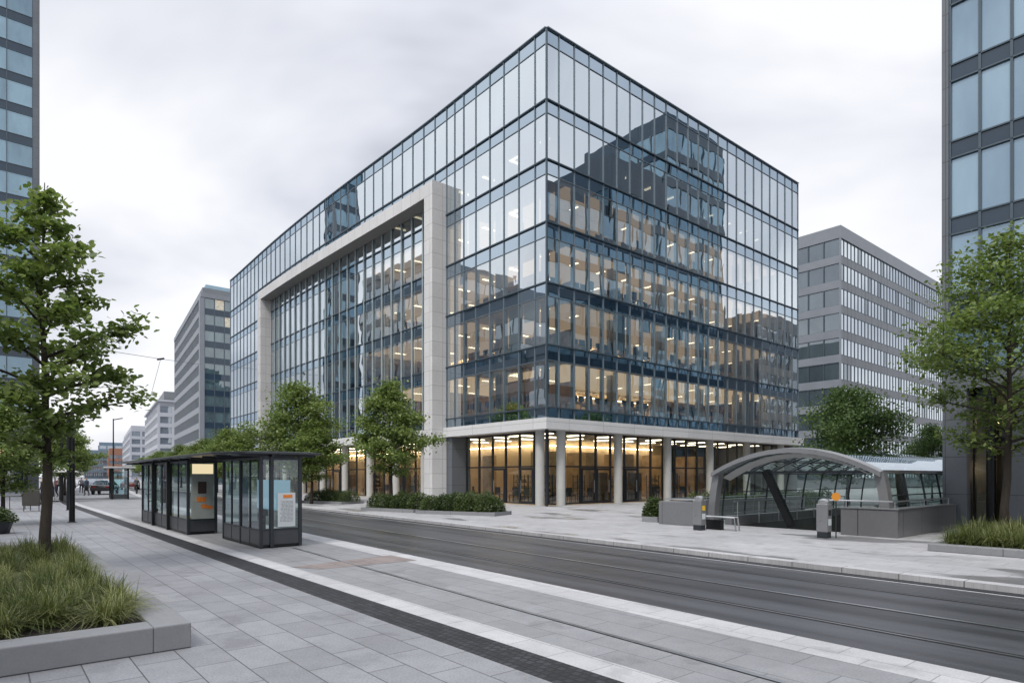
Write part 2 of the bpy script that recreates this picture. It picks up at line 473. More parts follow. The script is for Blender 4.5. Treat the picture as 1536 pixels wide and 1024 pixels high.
def asphalt():
    m, t, out = newmat('asphalt')
    p = t.nodes.new('ShaderNodeBsdfPrincipled')
    uv = coords(t, 'UV'); st = coords(t, 'UV', (.06, 1.6, 1))
    n1 = N(t, 'ShaderNodeTexNoise', i_Scale=1.0, i_Detail=4.0, i_Roughness=.6); t.links.new(st, n1.inputs['Vector'])
    n2 = N(t, 'ShaderNodeTexNoise', i_Scale=70.0, i_Detail=2.0); t.links.new(uv, n2.inputs['Vector'])
    n3 = N(t, 'ShaderNodeTexNoise', i_Scale=.35, i_Detail=4.0); t.links.new(uv, n3.inputs['Vector'])
    cr = t.nodes.new('ShaderNodeValToRGB')
    cr.color_ramp.elements[0].position=.32; cr.color_ramp.elements[0].color=(.028,.029,.034,1)
    cr.color_ramp.elements[1].position=.68; cr.color_ramp.elements[1].color=(.082,.085,.096,1)
    t.links.new(n1.outputs['Fac'], cr.inputs[0])
    o = cr.outputs[0]
    for n, a in ((n2,.28),(n3,.12)):
        r = N(t, 'ShaderNodeMapRange'); r.inputs['From Min'].default_value=.35; r.inputs['From Max'].default_value=.65
        r.inputs['To Min'].default_value=1-a; r.inputs['To Max'].default_value=1+a; t.links.new(n.outputs['Fac'], r.inputs[0])
        v = N(t, 'ShaderNodeVectorMath', operation='SCALE'); t.links.new(o, v.inputs[0]); t.links.new(r.outputs[0], v.inputs['Scale']); o = v.outputs[0]
    t.links.new(o, p.inputs['Base Color'])
    rr = N(t, 'ShaderNodeMapRange'); rr.inputs['To Min'].default_value=.20; rr.inputs['To Max'].default_value=.55
    t.links.new(n1.outputs['Fac'], rr.inputs[0]); t.links.new(rr.outputs[0], p.inputs['Roughness'])
    b = N(t, 'ShaderNodeBump', i_Strength=.35, i_Distance=.01); t.links.new(n2.outputs['Fac'], b.inputs['Height']); t.links.new(b.outputs[0], p.inputs['Normal'])
    t.links.new(p.outputs[0], out.inputs[0]); return m
M['asphalt'] = asphalt()
M['terrain'] = pbr('terrain', (.2,.2,.2), .8, vs=.1)
M['rail'] = pbr('rail_steel', (.62,.62,.64), .36, 1.0, var=.25, vs=.6)
M['groove'] = pbr('rail_groove', (.012,.012,.013), .6)
M['granite'] = blocks('granite', (.17,.175,.185), 1.6, 3.0, (.07,.07,.075), rough=.55)
M['granite_l'] = blocks('granite_planter', (.24,.245,.255), 1.9, 3.0, (.12,.12,.125), rough=.65, var=.02)
M['granite_d'] = blocks('granite_dark_polished', (.15,.152,.158), 1.5, 1.3, (.03,.03,.03), rough=.28)
M['stone'] = blocks('limestone', (.66,.655,.65), 1.25, 1.02, (.33,.32,.31))
M['podium'] = blocks('podium_stone', (.72,.72,.72), 3.0, 5.0, (.35,.35,.35), rough=.5)
M['grey_stone'] = blocks('grey_stone_pier', (.135,.15,.17), 3.0, 1.25, (.06,.065,.07), rough=.5)
M['soffit'] = pbr('soffit', (.42,.40,.37), .7, var=.06)
M['soil'] = pbr('soil', (.022,.016,.012), .9, var=.5, vs=20, bump=.8, bs=30)
M['dark'] = pbr('dark_metal', (.035,.04,.048), .4, .3, var=.1)
M['black'] = pbr('black_metal', (.008,.009,.010), .4, .2)
M['mull'] = pbr('mullion', (.085,.115,.14), .35, .3, var=.05)
M['mull_l'] = pbr('mullion_mid', (.19,.235,.27), .35, .3, var=.05)
M['fin'] = pbr('mullion_pale', (.46,.54,.56), .35, .3, var=.05)
M['spandrel'] = window_glass('spandrel_glass', (.006,.018,.028), (.012,.03,.042), refl=.58, wob=.005, gcol=(.74,.88,1))
M['spandrel2'] = window_glass('spandrel_panel_dark', (.018,.034,.056), (.026,.048,.075), refl=.06, wob=.002)
M['glass'] = clear_glass('facade_glass', refl=.67)
M['glass_up'] = clear_glass('facade_glass_upper', refl=.76)
M['glass_g'] = clear_glass('shopfront_glass', tint=(.86,.92,.90), refl=.10, power=5.0, wob=.003)
M['glass_s'] = clear_glass('shelter_glass', tint=(.70,.82,.79), refl=.13, power=4.0, wob=.003)
M['glass_c'] = clear_glass('canopy_glass', tint=(.74,.84,.80), refl=.14, power=4.0, wob=.003)
M['pane_tower'] = window_glass('tower_pane', (.04,.085,.12), (.18,.29,.35), refl=.26, gcol=(.66,.86,1))
M['pane_right'] = window_glass('pale_blue_pane', (.06,.11,.16), (.24,.35,.42), refl=.27, gcol=(.68,.85,1))
M['pane_grey'] = window_glass('grey_block_pane', (.010,.022,.026), (.06,.09,.10), refl=.28)
M['pane_bright'] = window_glass('mirror_pane', (.03,.04,.05), (.12,.14,.16), refl=.72)
M['pane_back'] = window_glass('back_block_pane', (.012,.03,.036), (.10,.17,.18), refl=.2, lit=.12, litstr=.28)
M['pane_far'] = window_glass('far_pane', (.08,.10,.13), (.2,.23,.27), refl=.3)
M['ceiling'] = pbr('ceiling_white', (.75,.68,.58), .8, var=.05)
M['floor_in'] = pbr('indoor_floor', (.45,.34,.22), .4, var=.1)
M['wall_in'] = pbr('indoor_wall', (.72,.55,.35), .8, var=.14, vs=.35)
M['wall_in_d'] = pbr('indoor_partition', (.22,.15,.09), .7, var=.3)
M['col_in'] = pbr('column_concrete', (.50,.50,.48), .6, var=.05)
M['lamp'] = emit('warm_ceiling_lamp', (1,.80,.54), 4)
M['lamp_dim'] = emit('dim_ceiling_lamp', (1,.85,.6), 1.6)
M['fill_sheet'] = emit('added_ceiling_glow', (1,.66,.40), .60)  # added room fill light, no real ceiling fitting
M['fill_sheet_low'] = emit('added_ceiling_glow_bright', (1,.67,.38), .95)
M['fill_strip'] = emit('added_fill_strip', (1,.70,.40), 34)  # added fill light for the core walls, no real fitting
M['fill_strip_low'] = emit('added_fill_strip_soft', (1,.78,.52), 13)
M['lamp_g'] = emit('shop_ceiling_lamp', (1,.82,.60), 5)
M['blind'] = pbr('blind_fabric', (.50,.58,.58), .8, var=.05)
M['desk'] = pbr('desk_dark', (.05,.045,.04), .5)
M['wood'] = pbr('warm_wood', (.50,.35,.20), .5, var=.3, vs=2)
M['screen'] = pbr('monitor_black', (.012,.012,.014), .3)
M['clad'] = pbr('grey_cladding', (.20,.215,.235), .5, var=.06, vs=.4)
M['clad_l'] = pbr('light_cladding', (.23,.25,.28), .45, var=.08, vs=.4)
M['white_wall'] = pbr('white_render', (.44,.46,.50), .7, var=.06, vs=.2)
M['bark'] = pbr('bark', (.045,.036,.028), .9, var=.35, vs=12, bump=.9, bs=30, streak=True)
M['leaf'] = leafmat('leaves', (.075,.120,.032), (.165,.225,.065), (.31,.37,.14))
M['leaf2'] = leafmat('leaves_dark', (.045,.085,.03), (.095,.155,.05), (.18,.25,.09))
M['shrub'] = leafmat('shrub_leaves', (.03,.05,.016), (.07,.105,.035), (.14,.18,.07), .3)
M['grassm'] = leafmat('grass_blades', (.04,.06,.016), (.12,.15,.048), (.42,.42,.20), .3)
M['steel'] = pbr('brushed_steel', (.50,.51,.52), .32, .85, var=.06)
M['canopy_frame'] = pbr('canopy_grey_paint', (.27,.275,.285), .30, .4, var=.05)
M['canopy_pale'] = pbr('canopy_lining', (.55,.55,.54), .6, var=.04)
M['panel_grey'] = pbr('shelter_panel', (.065,.07,.078), .35, .3, var=.08)
M['roof_sh'] = pbr('shelter_roof', (.05,.055,.062), .3, .4, var=.1)
M['paper'] = pbr('paper', (.62,.66,.68), .6, var=.04)
M['orange'] = pbr('orange_print', (.75,.22,.03), .5, var=.3, vs=20)
M['brown'] = pbr('brown_print', (.05,.02,.015), .5, var=.5, vs=25)
M['poster'] = pbr('poster_grey', (.33,.36,.34), .5, var=.1)
M['posterlit'] = emit('backlit_poster_top', (.95,.80,.50), .62)
M['posterscr'] = emit('bluish_screen', (.45,.66,.85), .42)
M['ink'] = pbr('ink_grey', (.2,.2,.21), .7)
M['yellow'] = pbr('yellow_sticker', (.8,.5,.03), .5)
M['amber'] = emit('amber_lamp', (1,.42,.08), .42)
M['whitelamp'] = emit('white_spot', (1,.9,.7), 5)
M['roofgrey'] = pbr('roof_gravel', (.3,.3,.3), .9)
M['copper'] = pbr('terracotta_brick', (.30,.15,.1), .8)

# ------------------------------------------------------------------ ground, road, paving
def ribbon(name, fa, fb, t0, t1, z, mat, step=3.0, zb=None):
    m = MB(); n = max(1, int((t1-t0)/step)); vs = []
    for i in range(n+1):
        t = t0+(t1-t0)*i/n
        vs += [(t, fa(t), z), (t, fb(t), z if zb is None else zb)]
    m.add(vs, [(2*i, 2*i+2, 2*i+3, 2*i+1) for i in range(n)])
    return struct(m.build(name, mat, uv=True, fixn=False))
TN, TF = -45, 420
road = lambda k: (lambda t: k+roff(t))
strip = lambda k: (lambda t: k+soff(t))
KERB, BLO, BUP = 12.42, 18.36, 17.75
ribbon('pavement', strip(21.0), lambda t: 75 + soff(t), TN, TF, 0.0, M['pave'])
ribbon('setts_strip', strip(20.5), strip(21.0), TN, TF, 0.0, M['setts'])
ribbon('light_paving_band', strip(20.12), strip(20.5), TN, TF, 0.0, M['band'])
ribbon('platform_paving', road(BLO), strip(20.12), TN, TF, 0.0, M['pave_mid'])
ribbon('light_paving_band', road(BUP), road(BLO), TN, TF, 0.0, M['band'])
ribbon('road', road(KERB), road(BUP), TN, TF, -.006, M['asphalt'])
ribbon('kerb', road(KERB-.28), road(KERB), TN, TF, .10, M['kerb'])
ribbon('kerb', road(KERB), road(KERB), TN, TF, .10, M['kerb'], zb=-.006)
HT0, HT1, HD0, HD1 = -19.2, -14.35, -5.0, 4.3      # stairwell opening
PLZ = 8.0
ribbon('gutter', road(KERB+.002), road(KERB+.26), TN, TF, -.001, M['setts'])
ribbon('plaza', lambda t: PLZ if t < 70 else min(PLZ, KERB-.30+roff(t)), road(KERB-.28), TN, TF, .10, M['plaza'])
pl = MB()
for (a, b, c, d_) in ((TN, HT0, -80, PLZ), (HT1, TF, -80, PLZ), (HT0, HT1, -80, HD0), (HT0, HT1, HD1, PLZ)):
    pl.quad((a, c, .098), (b, c, .098), (b, d_, .098), (a, d_, .098))
struct(pl.build('plaza', M['plaza'], uv=True))
gr = MB()
B_ = 2500
for (a, b, c, d_) in ((-B_, HT0-.1, -B_, B_), (HT1+.1, B_, -B_, B_), (HT0-.1, HT1+.1, -B_, HD0-.1), (HT0-.1, HT1+.1, HD1+.1, B_)):
    gr.quad((a, c, -.06), (b, c, -.06), (b, d_, -.06), (a, d_, -.06))
struct(gr.build('ground', M['terrain']))
# worn reddish patch on the platform paving
rp = MB()
pa, pb, pc, pd = td(pix(436, 850)), td(pix(455, 846)), td(pix(615, 838)), td(pix(560, 832))
rp.quad((pa[0],pa[1],.004), (pb[0]-.9,pb[1],.004), (pc[0]-.3,pc[1],.004), (pc[0]+.9,pc[1],.004))
struct(rp.build('worn_paving', M['red_pave'], uv=True, fixn=True))
def rail(k, t0, t1, f=road, grooves=((-.045,.045),), steel=((-.012,.03),), z=0.0):
    for a, b in grooves:
        ribbon('rail_groove', f(k+a), f(k+b), t0, t1, z+.003, M['groove'])
    for a, b in steel:
        ribbon('rail', f(k+a), f(k+b), t0, t1, z+.007, M['rail'])
rail(16.72, TN, 200, grooves=((-.07,.085),), steel=((.012,.042),), z=-.006)
rail(15.33, TN, 200, grooves=((-.07,.085),), steel=((-.03,.04),), z=-.006)
rail(13.85, TN, 200, grooves=((-.06,.07),), steel=((.01,.034),), z=-.006)
ribbon('road_edge_line', road(12.76), road(12.82), TN, 60, -.001, M['band'])
rail(19.46, TN, -10.6, grooves=((-.045,.045),), steel=((-.03,.03),))

# ------------------------------------------------------------------ facades
def proj_area(q):
    ps = []
    for p in q:
        if p.y < 1: return 0
        ps.append((min(max(768+946*p.x/p.y, 0), 1536), min(max(714-946*(p.z-1.85)/p.y, 0), 1024)))
    return abs(sum(ps[i][0]*ps[(i+1)%4][1]-ps[(i+1)%4][0]*ps[i][1] for i in range(4)))/2
def windows(parent, quads, mats, name='window', cap=100):
    # quads: list of (4 pts in street frame, material key, facing normal in world)
    sc_ = []
    for q, mk, nrm in quads:
        wq = [W(*p) for p in q]
        c = sum(wq, Vector())/4
        a = proj_area(wq) if (cam.location-c).dot(nrm) > 0 else 0
        sc_.append((a, q, mk))
    sc_.sort(key=lambda x: -x[0])
    rest = {}
    for i, (a, q, mk) in enumerate(sc_):
        if i < cap and a > 6:
            m = MB(); m.quad(*q); m.build(name, M[mk], parent)
        else:
            rest.setdefault(mk, MB()).quad(*q)
    for mk, m in rest.items():
        tag(m.build(name, M[mk], parent), kind='stuff')
def seg(p, q):
    a = Vector((q[0]-p[0], q[1]-p[1], 0)); L = a.length; a /= L
    return a, L
def wn(n):      # street-frame vector -> world
    return DL*n[0]+DN*n[1]
def off(p, n, k): return (p[0]+n.x*k, p[1]+n.y*k)

# ---- the main building
LV = [5.86, 9.49, 13.08, 16.58, 20.20, 23.65]     # glass sills
LT = [8.60, 12.30, 15.72, 19.36, 22.88, 26.90]    # glass heads
ZTOP, ZB0, ZB1 = 27.80, 5.24, 4.59
main = thing('office_building', W(25, -15, 0), 'large glass corner office building with lit rooms and a tall pale stone frame', 'office building')
def bul(t):
    if t < 12: return 0.0
    return 0.5*math.sin(math.pi*(t-12)/49.5)**1.3 if t < 61.4 else 0.0
tl = [0, .99, 2.46, 3.90, 5.34, 6.85, 8.23, 9.30, 10.3]
tl += [10.3+1.5*i for i in range(1, 24)]          # to 44.8
tl += [44.8+1.52*i for i in range(1, 12)]         # to 61.5
PL = [(t, bul(t)) for t in tl]
PR = [(0, 0), (0, -.98)] + [(0, -.98-1.29*i) for i in range(1, 23)] + [(0, -30.4)]
wq = []
def curtain(P, flip, right):
    sp = [MB() for _ in range(7)]; mu = MB(); tr = [MB() for _ in range(12)]; fin = MB(); cp = MB()
    n_out = None
    for i in range(len(P)-1):
        p, q = P[i], P[i+1]
        a, L = seg(p, q)
        n = Vector((a.y, -a.x, 0))*flip
        if n_out is None: n_out = n
        j = lambda: random.uniform(-.005, .005)
        for k in range(6):
            z0, z1 = LV[k]+.04, LT[k]-.02
            o = [off(p, n, j()), off(q, n, j()), off(q, n, j()), off(p, n, j())]
            o = [(o[0][0],o[0][1],z0),(o[1][0],o[1][1],z0),(o[2][0],o[2][1],z1),(o[3][0],o[3][1],z1)]
            wq.append((o, 'glass' if k < 3 else 'glass_up', wn(n)))
        bands = [(ZB0, LV[0])]+[(LT[k], LV[k+1]) for k in range(5)]+[(LT[5], ZTOP-.06)]
        for bi, (z0, z1) in enumerate(bands):
            e0, e1 = off(p, n, j()), off(q, n, j())
            sp[bi].quad((e0[0],e0[1],z0),(e1[0],e1[1],z0),(e1[0],e1[1],z1),(e0[0],e0[1],z1))
        infr = (not right) and 10.2 < p[0] < 45
        # horizontal members
        for zi, z in enumerate(LV): tr[zi].bar((*off(p,n,.06),z), (*off(q,n,.06),z), .10, .07)
        for zi, z in enumerate(LT): tr[6+zi].bar((*off(p,n,.02),z), (*off(q,n,.02),z), .05, .035)
        cp.bar((*off(p,n,.03),ZTOP-.01), (*off(q,n,.03),ZTOP-.01), .2, .06)
    for i, p in enumerate(P):
        a, L = seg(P[max(i-1,0)], P[min(i+1,len(P)-1)])
        n = Vector((a.y, -a.x, 0))*flip
        infr = (not right) and 11 < p[0] < 45
        if right and i == 0: continue
        zt = 21.3 if infr else ZTOP-.06
        dpt = .07
        mu.bar((*off(p,n,.015),ZB0+.02), (*off(p,n,.015),ZTOP-.06), .045, dpt+.02, up=n)
        if infr:
            fin.bar((*off(p,n,.10),ZB0+.1), (*off(p,n,.10),21.6), .10, .08, up=n)
        elif p != P[0] and p != P[-1]:
            # glass-side fins behind the lower storeys' glass (pale returns seen through the panes)
            for k in range(6):
                fin.bar((*off(p,n,-.14),LV[k]+.06), (*off(p,n,-.14),LT[k]-.06), .15, .20, up=n)
    for x in sp: x.build('spandrel_band', M['spandrel'], main)
    for xi, x in enumerate(tr): x.build('transom', M['mull'] if xi < 6 else M['mull_l'], main, fixn=True)
    mu.build('mullion', M['mull_l'], main, fixn=True); cp.build('roof_coping', M['mull_l'], main, fixn=True)
    fin.build('mullion_fin', M['fin'], main, fixn=True)
curtain(PL, -1, False)
curtain(PR, -1 if False else 1, True)
windows(main, wq, M)
# corner mullion
MB().box(-.05, .05, -.05, .05, ZB0, ZTOP).build('corner_post', M['mull'], main)
# roof + slabs
def ring(inset, ext=0):
    pts = [(inset, -30.4+inset), (inset, -inset)]
    pts += [(t, bul(t)-inset) for t in tl[2:-1]] + [(61.5-inset, -inset), (61.5-inset, -30.4+inset)]
    return pts
MB().prism(ring(.05), ZTOP-.5, ZTOP-.08).build('roof', M['roofgrey'], main, fixn=True)
for k in range(6):
    zf = LV[k]
    lo = LT[k-1]+.04 if k else ZB0+.02
    MB().prism(ring(.35), lo, zf-.04).build('floor_slab', M['ceiling'], main, fixn=True)
# back and far sides
MB().box(.1, 61.4, -30.5, -30.4, .1, ZTOP-.1).build('rear_wall', M['clad'], main)
MB().box(61.45, 61.6, -30.4, 0, .1, ZTOP-.1).build('end_wall', M['clad_l'], main)
# podium band
pb_ = MB()
P2 = [(-.28, -31.0)]+[(-.28, .28)]
outer = [(-.28, -31.0), (-.28, .28)] + [(t, bul(t)+.28) for t in tl[2:]] + [(61.8, .28)]
inner = [(61.8, -.6)] + [(t, bul(t)-.6) for t in tl[2:]][::-1] + [(.6, -.6), (.6, -31.0)]
pb_.prism(outer+inner, ZB1, ZB0)
pb_.build('podium_band', M['podium'], main, fixn=True)
MB().prism(ring(.62), ZB1+.05, ZB1+.10).build('soffit', M['soffit'], main, fixn=True)
# stone frame
fr = MB()
def fpts(t0, t1, o): return [(t, bul(t)+o) for t in np.linspace(t0, t1, 14)]
fr.prism([(10.3, .02), (10.3, 1.21), (11.35, 1.21), (11.35, .02)], .1, 22.36)
fr.prism([(44.6, bul(44.6)+.02), (44.6, bul(44.6)+1.21), (45.7, bul(45.7)+1.21), (45.7, bul(45.7)+.02)], .1, 22.36)
fr.prism(fpts(11.352, 44.598, 1.21)+fpts(11.352, 44.598, .02)[::-1], 21.42, 22.36)
fr.build('stone_frame', M['stone'], main, fixn=True)
# ground floor
REC = 1.3
def ground_floor(P, flip, right, doors):
    mu = MB(); gq = []
    for i in range(len(P)-1):
        p, q = P[i], P[i+1]; a, L = seg(p, q); n = Vector((a.y, -a.x, 0))*flip
        for z0, z1 in ((.14, 2.42), (2.50, ZB1)):
            gq.append(([(p[0],p[1],z0),(q[0],q[1],z0),(q[0],q[1],z1),(p[0],p[1],z1)], 'glass_g', wn(n)))
        mu.bar((*p,2.46), (*q,2.46), .12, .09); mu.bar((*p,.13), (*q,.13), .12, .09)
        mu.bar((*p,ZB1-.03), (*q,ZB1-.03), .12, .1)
        if i in doors:
            d = MB()
            pp = off(p, n, .07); qq = off(q, n, .07)
            for f in (.06, .94):
                x = (pp[0]+(qq[0]-pp[0])*f, pp[1]+(qq[1]-pp[1])*f)
                d.bar((*x,.14), (*x,2.36), .1, .1, up=n)
            for z in (.22, 2.32): 
                d.bar((pp[0]+(qq[0]-pp[0])*.1, pp[1]+(qq[1]-pp[1])*.1, z), (pp[0]+(qq[0]-pp[0])*.9, pp[1]+(qq[1]-pp[1])*.9, z), .08, .14)
            do = d.build('door', M['dark'], main, fixn=True)
            x = off((p[0]+(q[0]-p[0])*.8, p[1]+(q[1]-p[1])*.8), n, .16)
            MB().tube([(*x,.8),(*x,1.6)], .022).build('handle', M['steel'], do)
    for p in P:
        mu.bar((*p,.1), (*p,ZB1), .10, .14, up=(1,0,0) if right else (0,1,0))
    mu.build('shopfront_frame', M['dark'], main, fixn=True)
    return gq
GL = [(REC, -REC)] + [(t, -REC) for t in (2.5, 3.9, 5.3, 6.7, 8.2, 9.7)]
gq = ground_floor(GL, -1, False, (1, 3))
GL2 = [(t, bul(t)-REC) for t in np.arange(11.6, 60.5, 1.63)]
gq += ground_floor(GL2, -1, False, (4, 11))
GR = [(REC, -REC-1.42*i) for i in range(21)]
gq += ground_floor(GR, 1, True, (2, 3, 5))
windows(main, gq, M, name='shop_window', cap=60)
MB().box(9.7, 11.3, -REC-.3, -.02, .1, ZB1+.04).build('stone_wall', M['grey_stone'], main)
cols = [(1.25, -.62), (.62, -1.75)]
cm = [(t, -.62) for t in (14.2, 18.3, 22.6, 27.2, 32, 37, 42, 48, 54, 60)]
cr_ = [(.55, -r) for r in (6.9, 12.2, 17.5, 22.8, 28.4)]
for x, y in cols+[(t, bul(t)-.62) for t, _ in cm]+cr_:
    MB().cyl(x, y, .1, ZB1+.05, .28, n=24).build('column', M['col_in'], main, smooth=True)
MB().box(.12, .24, -.24, -.12, .1, ZB1).build('corner_post', M['dark'], main)
MB().box(.5, 61, -30.3, -.5, .05, .11).build('ground_floor_slab', M['floor_in'], main)
# rooms
core = MB()
for k in range(6):
    z0, z1 = LV[k]-.03, LT[k]+.03
    core.box(9.5, 54, -23, -8.5, z0, z1)
core.box(9.0, 55, -24, -7.8, .11, ZB1+.04)
core.build('core_wall', M['wall_in'], main)
part_m = MB(); bl = MB(); cl = MB()
rr = random.Random(3)
for k in range(6):
    z0, z1 = LV[k]-.03, LT[k]+.02
    for y in (-7.4, -12.6, -17.7, -22.9, -27.6): cl.cyl(1.6, y, z0, z1, .3, n=12)
    for t in (6.2, 14, 22, 30, 38, 46, 54): cl.cyl(t, -1.5, z0, z1, .3, n=12)
    cl.cyl(1.2, -1.0, z0, z1, .26, n=12)
    # partitions perpendicular to the glass, and freestanding screens
    for y in np.arange(-4, -29, -3.1):
        if rr.random() < .4: part_m.box(4.8, 9.5, y, y+.1, z0, z1)
        if rr.random() < .5: part_m.box(4+rr.random()*3, 4.15+rr.random()*3, y, y-rr.uniform(.8, 1.9), z0, z0+rr.uniform(1.2, 2.2))
    for t in np.arange(12, 58, 3.4):
        if rr.random() < .5: part_m.box(t, t+.1, -8.4, -3.5-rr.random()*2, z0, z1)
        if rr.random() < .4: part_m.box(t, t+rr.uniform(.8, 1.8), -4, -4.1, z0, z0+rr.uniform(1.2, 2.2))
    # roller blinds
    for i in range(1, len(PR)-1):
        if rr.random() < (.16 if k < 4 else .5):
            h = rr.choice((.25, .4, .8, 1.0))*(z1-z0)
            bl.quad((.3, PR[i][1]-.12, z1-h), (.3, PR[i+1][1]+.12, z1-h), (.3, PR[i+1][1]+.12, z1-.02), (.3, PR[i][1]-.12, z1-.02))
    for i in range(1, len(PL)-1):
        if rr.random() < (.15 if k < 4 else .5):
            h = rr.choice((.25, .4, .8, 1.0))*(z1-z0)
            a_, b_ = PL[i], PL[i+1]
            bl.quad((a_[0]+.12, a_[1]-.32, z1-h), (b_[0]-.12, b_[1]-.32, z1-h), (b_[0]-.12, b_[1]-.32, z1-.02), (a_[0]+.12, a_[1]-.32, z1-.02))
part_m.build('partition', M['wall_in_d'], main)
bl.build('roller_blind', M['blind'], main)
cl.build('indoor_column', M['col_in'], main, smooth=True)
for k in range(-1, 6):
    lm = MB()
    z = LT[k]+.03 if k >= 0 else ZB1+.04
    if k == 5: continue
    if 0 <= k < 4:     # glowing sheets added under the ceiling to fill the rooms with warm light
        lp_ = MB(); z = LT[k]+.03
        for y in np.arange(-3.3, -29, -2.58):
            for t in (1.7, 4.2, 6.7): lp_.box(t-1.2, t+1.2, y-1.26, y+1.26, z-.035, z-.015)
        for t in np.arange(9.5, 22, 3.0):
            for y in (-1.7, -4.3, -6.8): lp_.box(t-1.47, t+1.47, y-1.25, y+1.25, z-.035, z-.015)
        lp_.build('ceiling_fill_sheet', M['fill_sheet' if k else 'fill_sheet_low'], main)
        z = LT[k]
    if k < 4:      # emissive strips added along the core to brighten its walls
        zc = LT[k]-.25 if k >= 0 else ZB1-.35
        yy = -8.3 if k >= 0 else -7.6; ts = 9.3 if k >= 0 else 8.8
        ws = MB()
        for y in np.arange(-9.2, -22, -1.6): ws.box(ts-.10, ts-.04, y-.7, y+.7, zc-.06, zc)
        for t in np.arange(10.5, 53 if k < 0 else 24, 1.6): ws.box(t-.7, t+.7, yy+.04, yy+.10, zc-.06, zc)
        ws.build('added_fill_strip', M['fill_strip_low' if k < 1 else 'fill_strip'], main)
    if k >= 0:
        for y in np.arange(-2.0, -29, -2.58):
            for t in (2.3, 5.2):
                if rr.random() < .72: lm.box(t-.36, t+.36, y-.09, y+.09, z-.06, z-.02)
        for t in np.arange(5.6, 22, 3.0):
            for y in (-2.4, -5.6): lm.box(t-.12, t+.12, y-.5+bul(t), y+.5+bul(t), z-.06, z-.02)
        lm.build('ceiling_light', M['lamp' if k < 4 else 'lamp_dim'], main)
    else:
        for y in np.arange(-3.0, -29, -2.84):
            for t in (3.4, 6.2): lm.box(t-.7, t+.7, y-.14, y+.14, z-.06, z-.02)
        for t in np.arange(5.6, 59, 2.9):
            for y in (-3.4, -6.0): lm.box(t-.14, t+.14, y-.7, y+.7, z-.06, z-.02)
        lm.build('ceiling_light', M['lamp_g'], main)
# ground floor partitions: warm panels and dark shelving walls
gp = MB(); gd = MB()
for y in (-5.5, -9.2, -13.4, -18.2, -23.0): gp.box(5.6, 7.6, y, y-1.3, .11, 3.6)
for y in (-7.6, -11.4, -16, -21, -26): gd.box(3.4, 3.8, y, y-1.5, .11, 2.1)
for t in (12.5, 16, 20.5, 25, 31, 37, 44): gp.box(t, t+1.4, -6.2, -5.9, .11, 3.5)
for t in (14.4, 18.8, 23, 28, 34, 40): gd.box(t, t+1.5, -4.6, -4.2, .11, 2.0)
gp.build('wall_panel', M['wood'], main); gd.build('shelving', M['wall_in_d'], main)

# furniture seen through the glass
dk = thing('office_desk', W(2, -3, LV[0]), 'desk with monitors and swivel chair behind the glass of a lit office storey', 'desk', 'desks behind the office glass', rz=ANG)
m = MB(); m.box(-.4,.4,-.8,.8,.70,.74); m.build('desk_top', M['wood'], dk, fr='L')
m = MB(); [m.box(x-.02,x+.02,y-.02,y+.02,0,.70) for x in (-.36,.36) for y in (-.74,.74)]; m.build('leg', M['dark'], dk, fr='L')
m = MB(); m.box(-.02,.02,-.6,-.05,.86,1.2); m.box(-.02,.02,.08,.6,.86,1.2); m.box(-.1,.1,-.36,-.30,.74,.88); m.box(-.1,.1,.3,.36,.74,.88); m.build('monitor', M['screen'], dk, fr='L')
m = MB(); m.cyl(.75,0,.0,.45,.03,n=8); m.cyl(.75,0,.0,.05,.25,n=10); m.box(.52,.98,-.24,.24,.45,.52); m.box(.95,1.02,-.22,.22,.55,1.1); m.build('chair', M['desk'], dk, fr='L', fixn=True)
first = True
for k in range(4):
    for y in np.arange(-2.2, -27 if k < 2 else -17, -2.15):
        if rr.random() < .12: continue
        p = W(1.25+rr.random()*.5 if abs((y+7.4) % 5.15) > .9 else 2.6, y+rr.uniform(-.3,.3), LV[k]-.04)
        rz = ANG+rr.choice((0, math.pi))+rr.uniform(-.1,.1)
        if first: dk.location = p; dk.rotation_euler = (0,0,rz); first = False
        else: dup(dk, p, rz)
    for t in np.arange(3.2, 10 if k > 0 else 11, 2.3):
        dup(dk, W(t, -1.6-rr.random()*.4, LV[k]-.04), ANG+math.pi/2)
# shop floor: tall tables with stools
tb = thing('cafe_table', W(3.4, -4.2, .11), 'small round table with two dark chairs inside the lit ground floor', 'table', 'tables inside the ground floor', rz=ANG)
m = MB(); m.cyl(0,0,.70,.74,.4,n=18); m.cyl(0,0,.02,.70,.035,n=8); m.cyl(0,0,0,.03,.25,n=14); m.build('table_top', M['wood'], tb, fr='L')
for sx in (-1, 1):
    m = MB(); m.box(sx*.75-.22,sx*.75+.22,-.22,.22,.43,.48); m.box(sx*.95-.03,sx*.95+.03,-.22,.22,.5,.98)
    for a in (-.18,.18):
        for b in (-.18,.18): m.box(sx*.75+a-.02,sx*.75+a+.02,b-.02,b+.02,0,.43)
    m.build('chair', M['desk'], tb, fr='L')
for i, (t, y) in enumerate([(2.6,-5.4),(2.6,-8.6),(3.0,-10.8),(2.6,-13.5),(2.9,-16.4),(2.6,-19.5),(2.8,-23),(4.2,-2.9),(6.0,-2.8),(7.6,-3.2),(12.8,-3),(15.3,-2.8),(19.2,-3.0),(22.2,-2.7),(26,-3),(30,-2.8)]):
    dup(tb, W(t, y, .11), ANG+i*.7)
rk = thing('display_rack', W(3.4, -3.0, .11), 'tall dark display rack with goods inside the lit ground floor', 'rack', 'display racks inside the ground floor', rz=ANG)
m = MB()
for z in (.1,.5,.9,1.3,1.7): m.box(-.5,.5,-.2,.2,z,z+.03)
for x in (-.5,.5):
    for y in (-.18,.18): m.box(x-.02,x+.02,y-.02,y+.02,0,1.85)
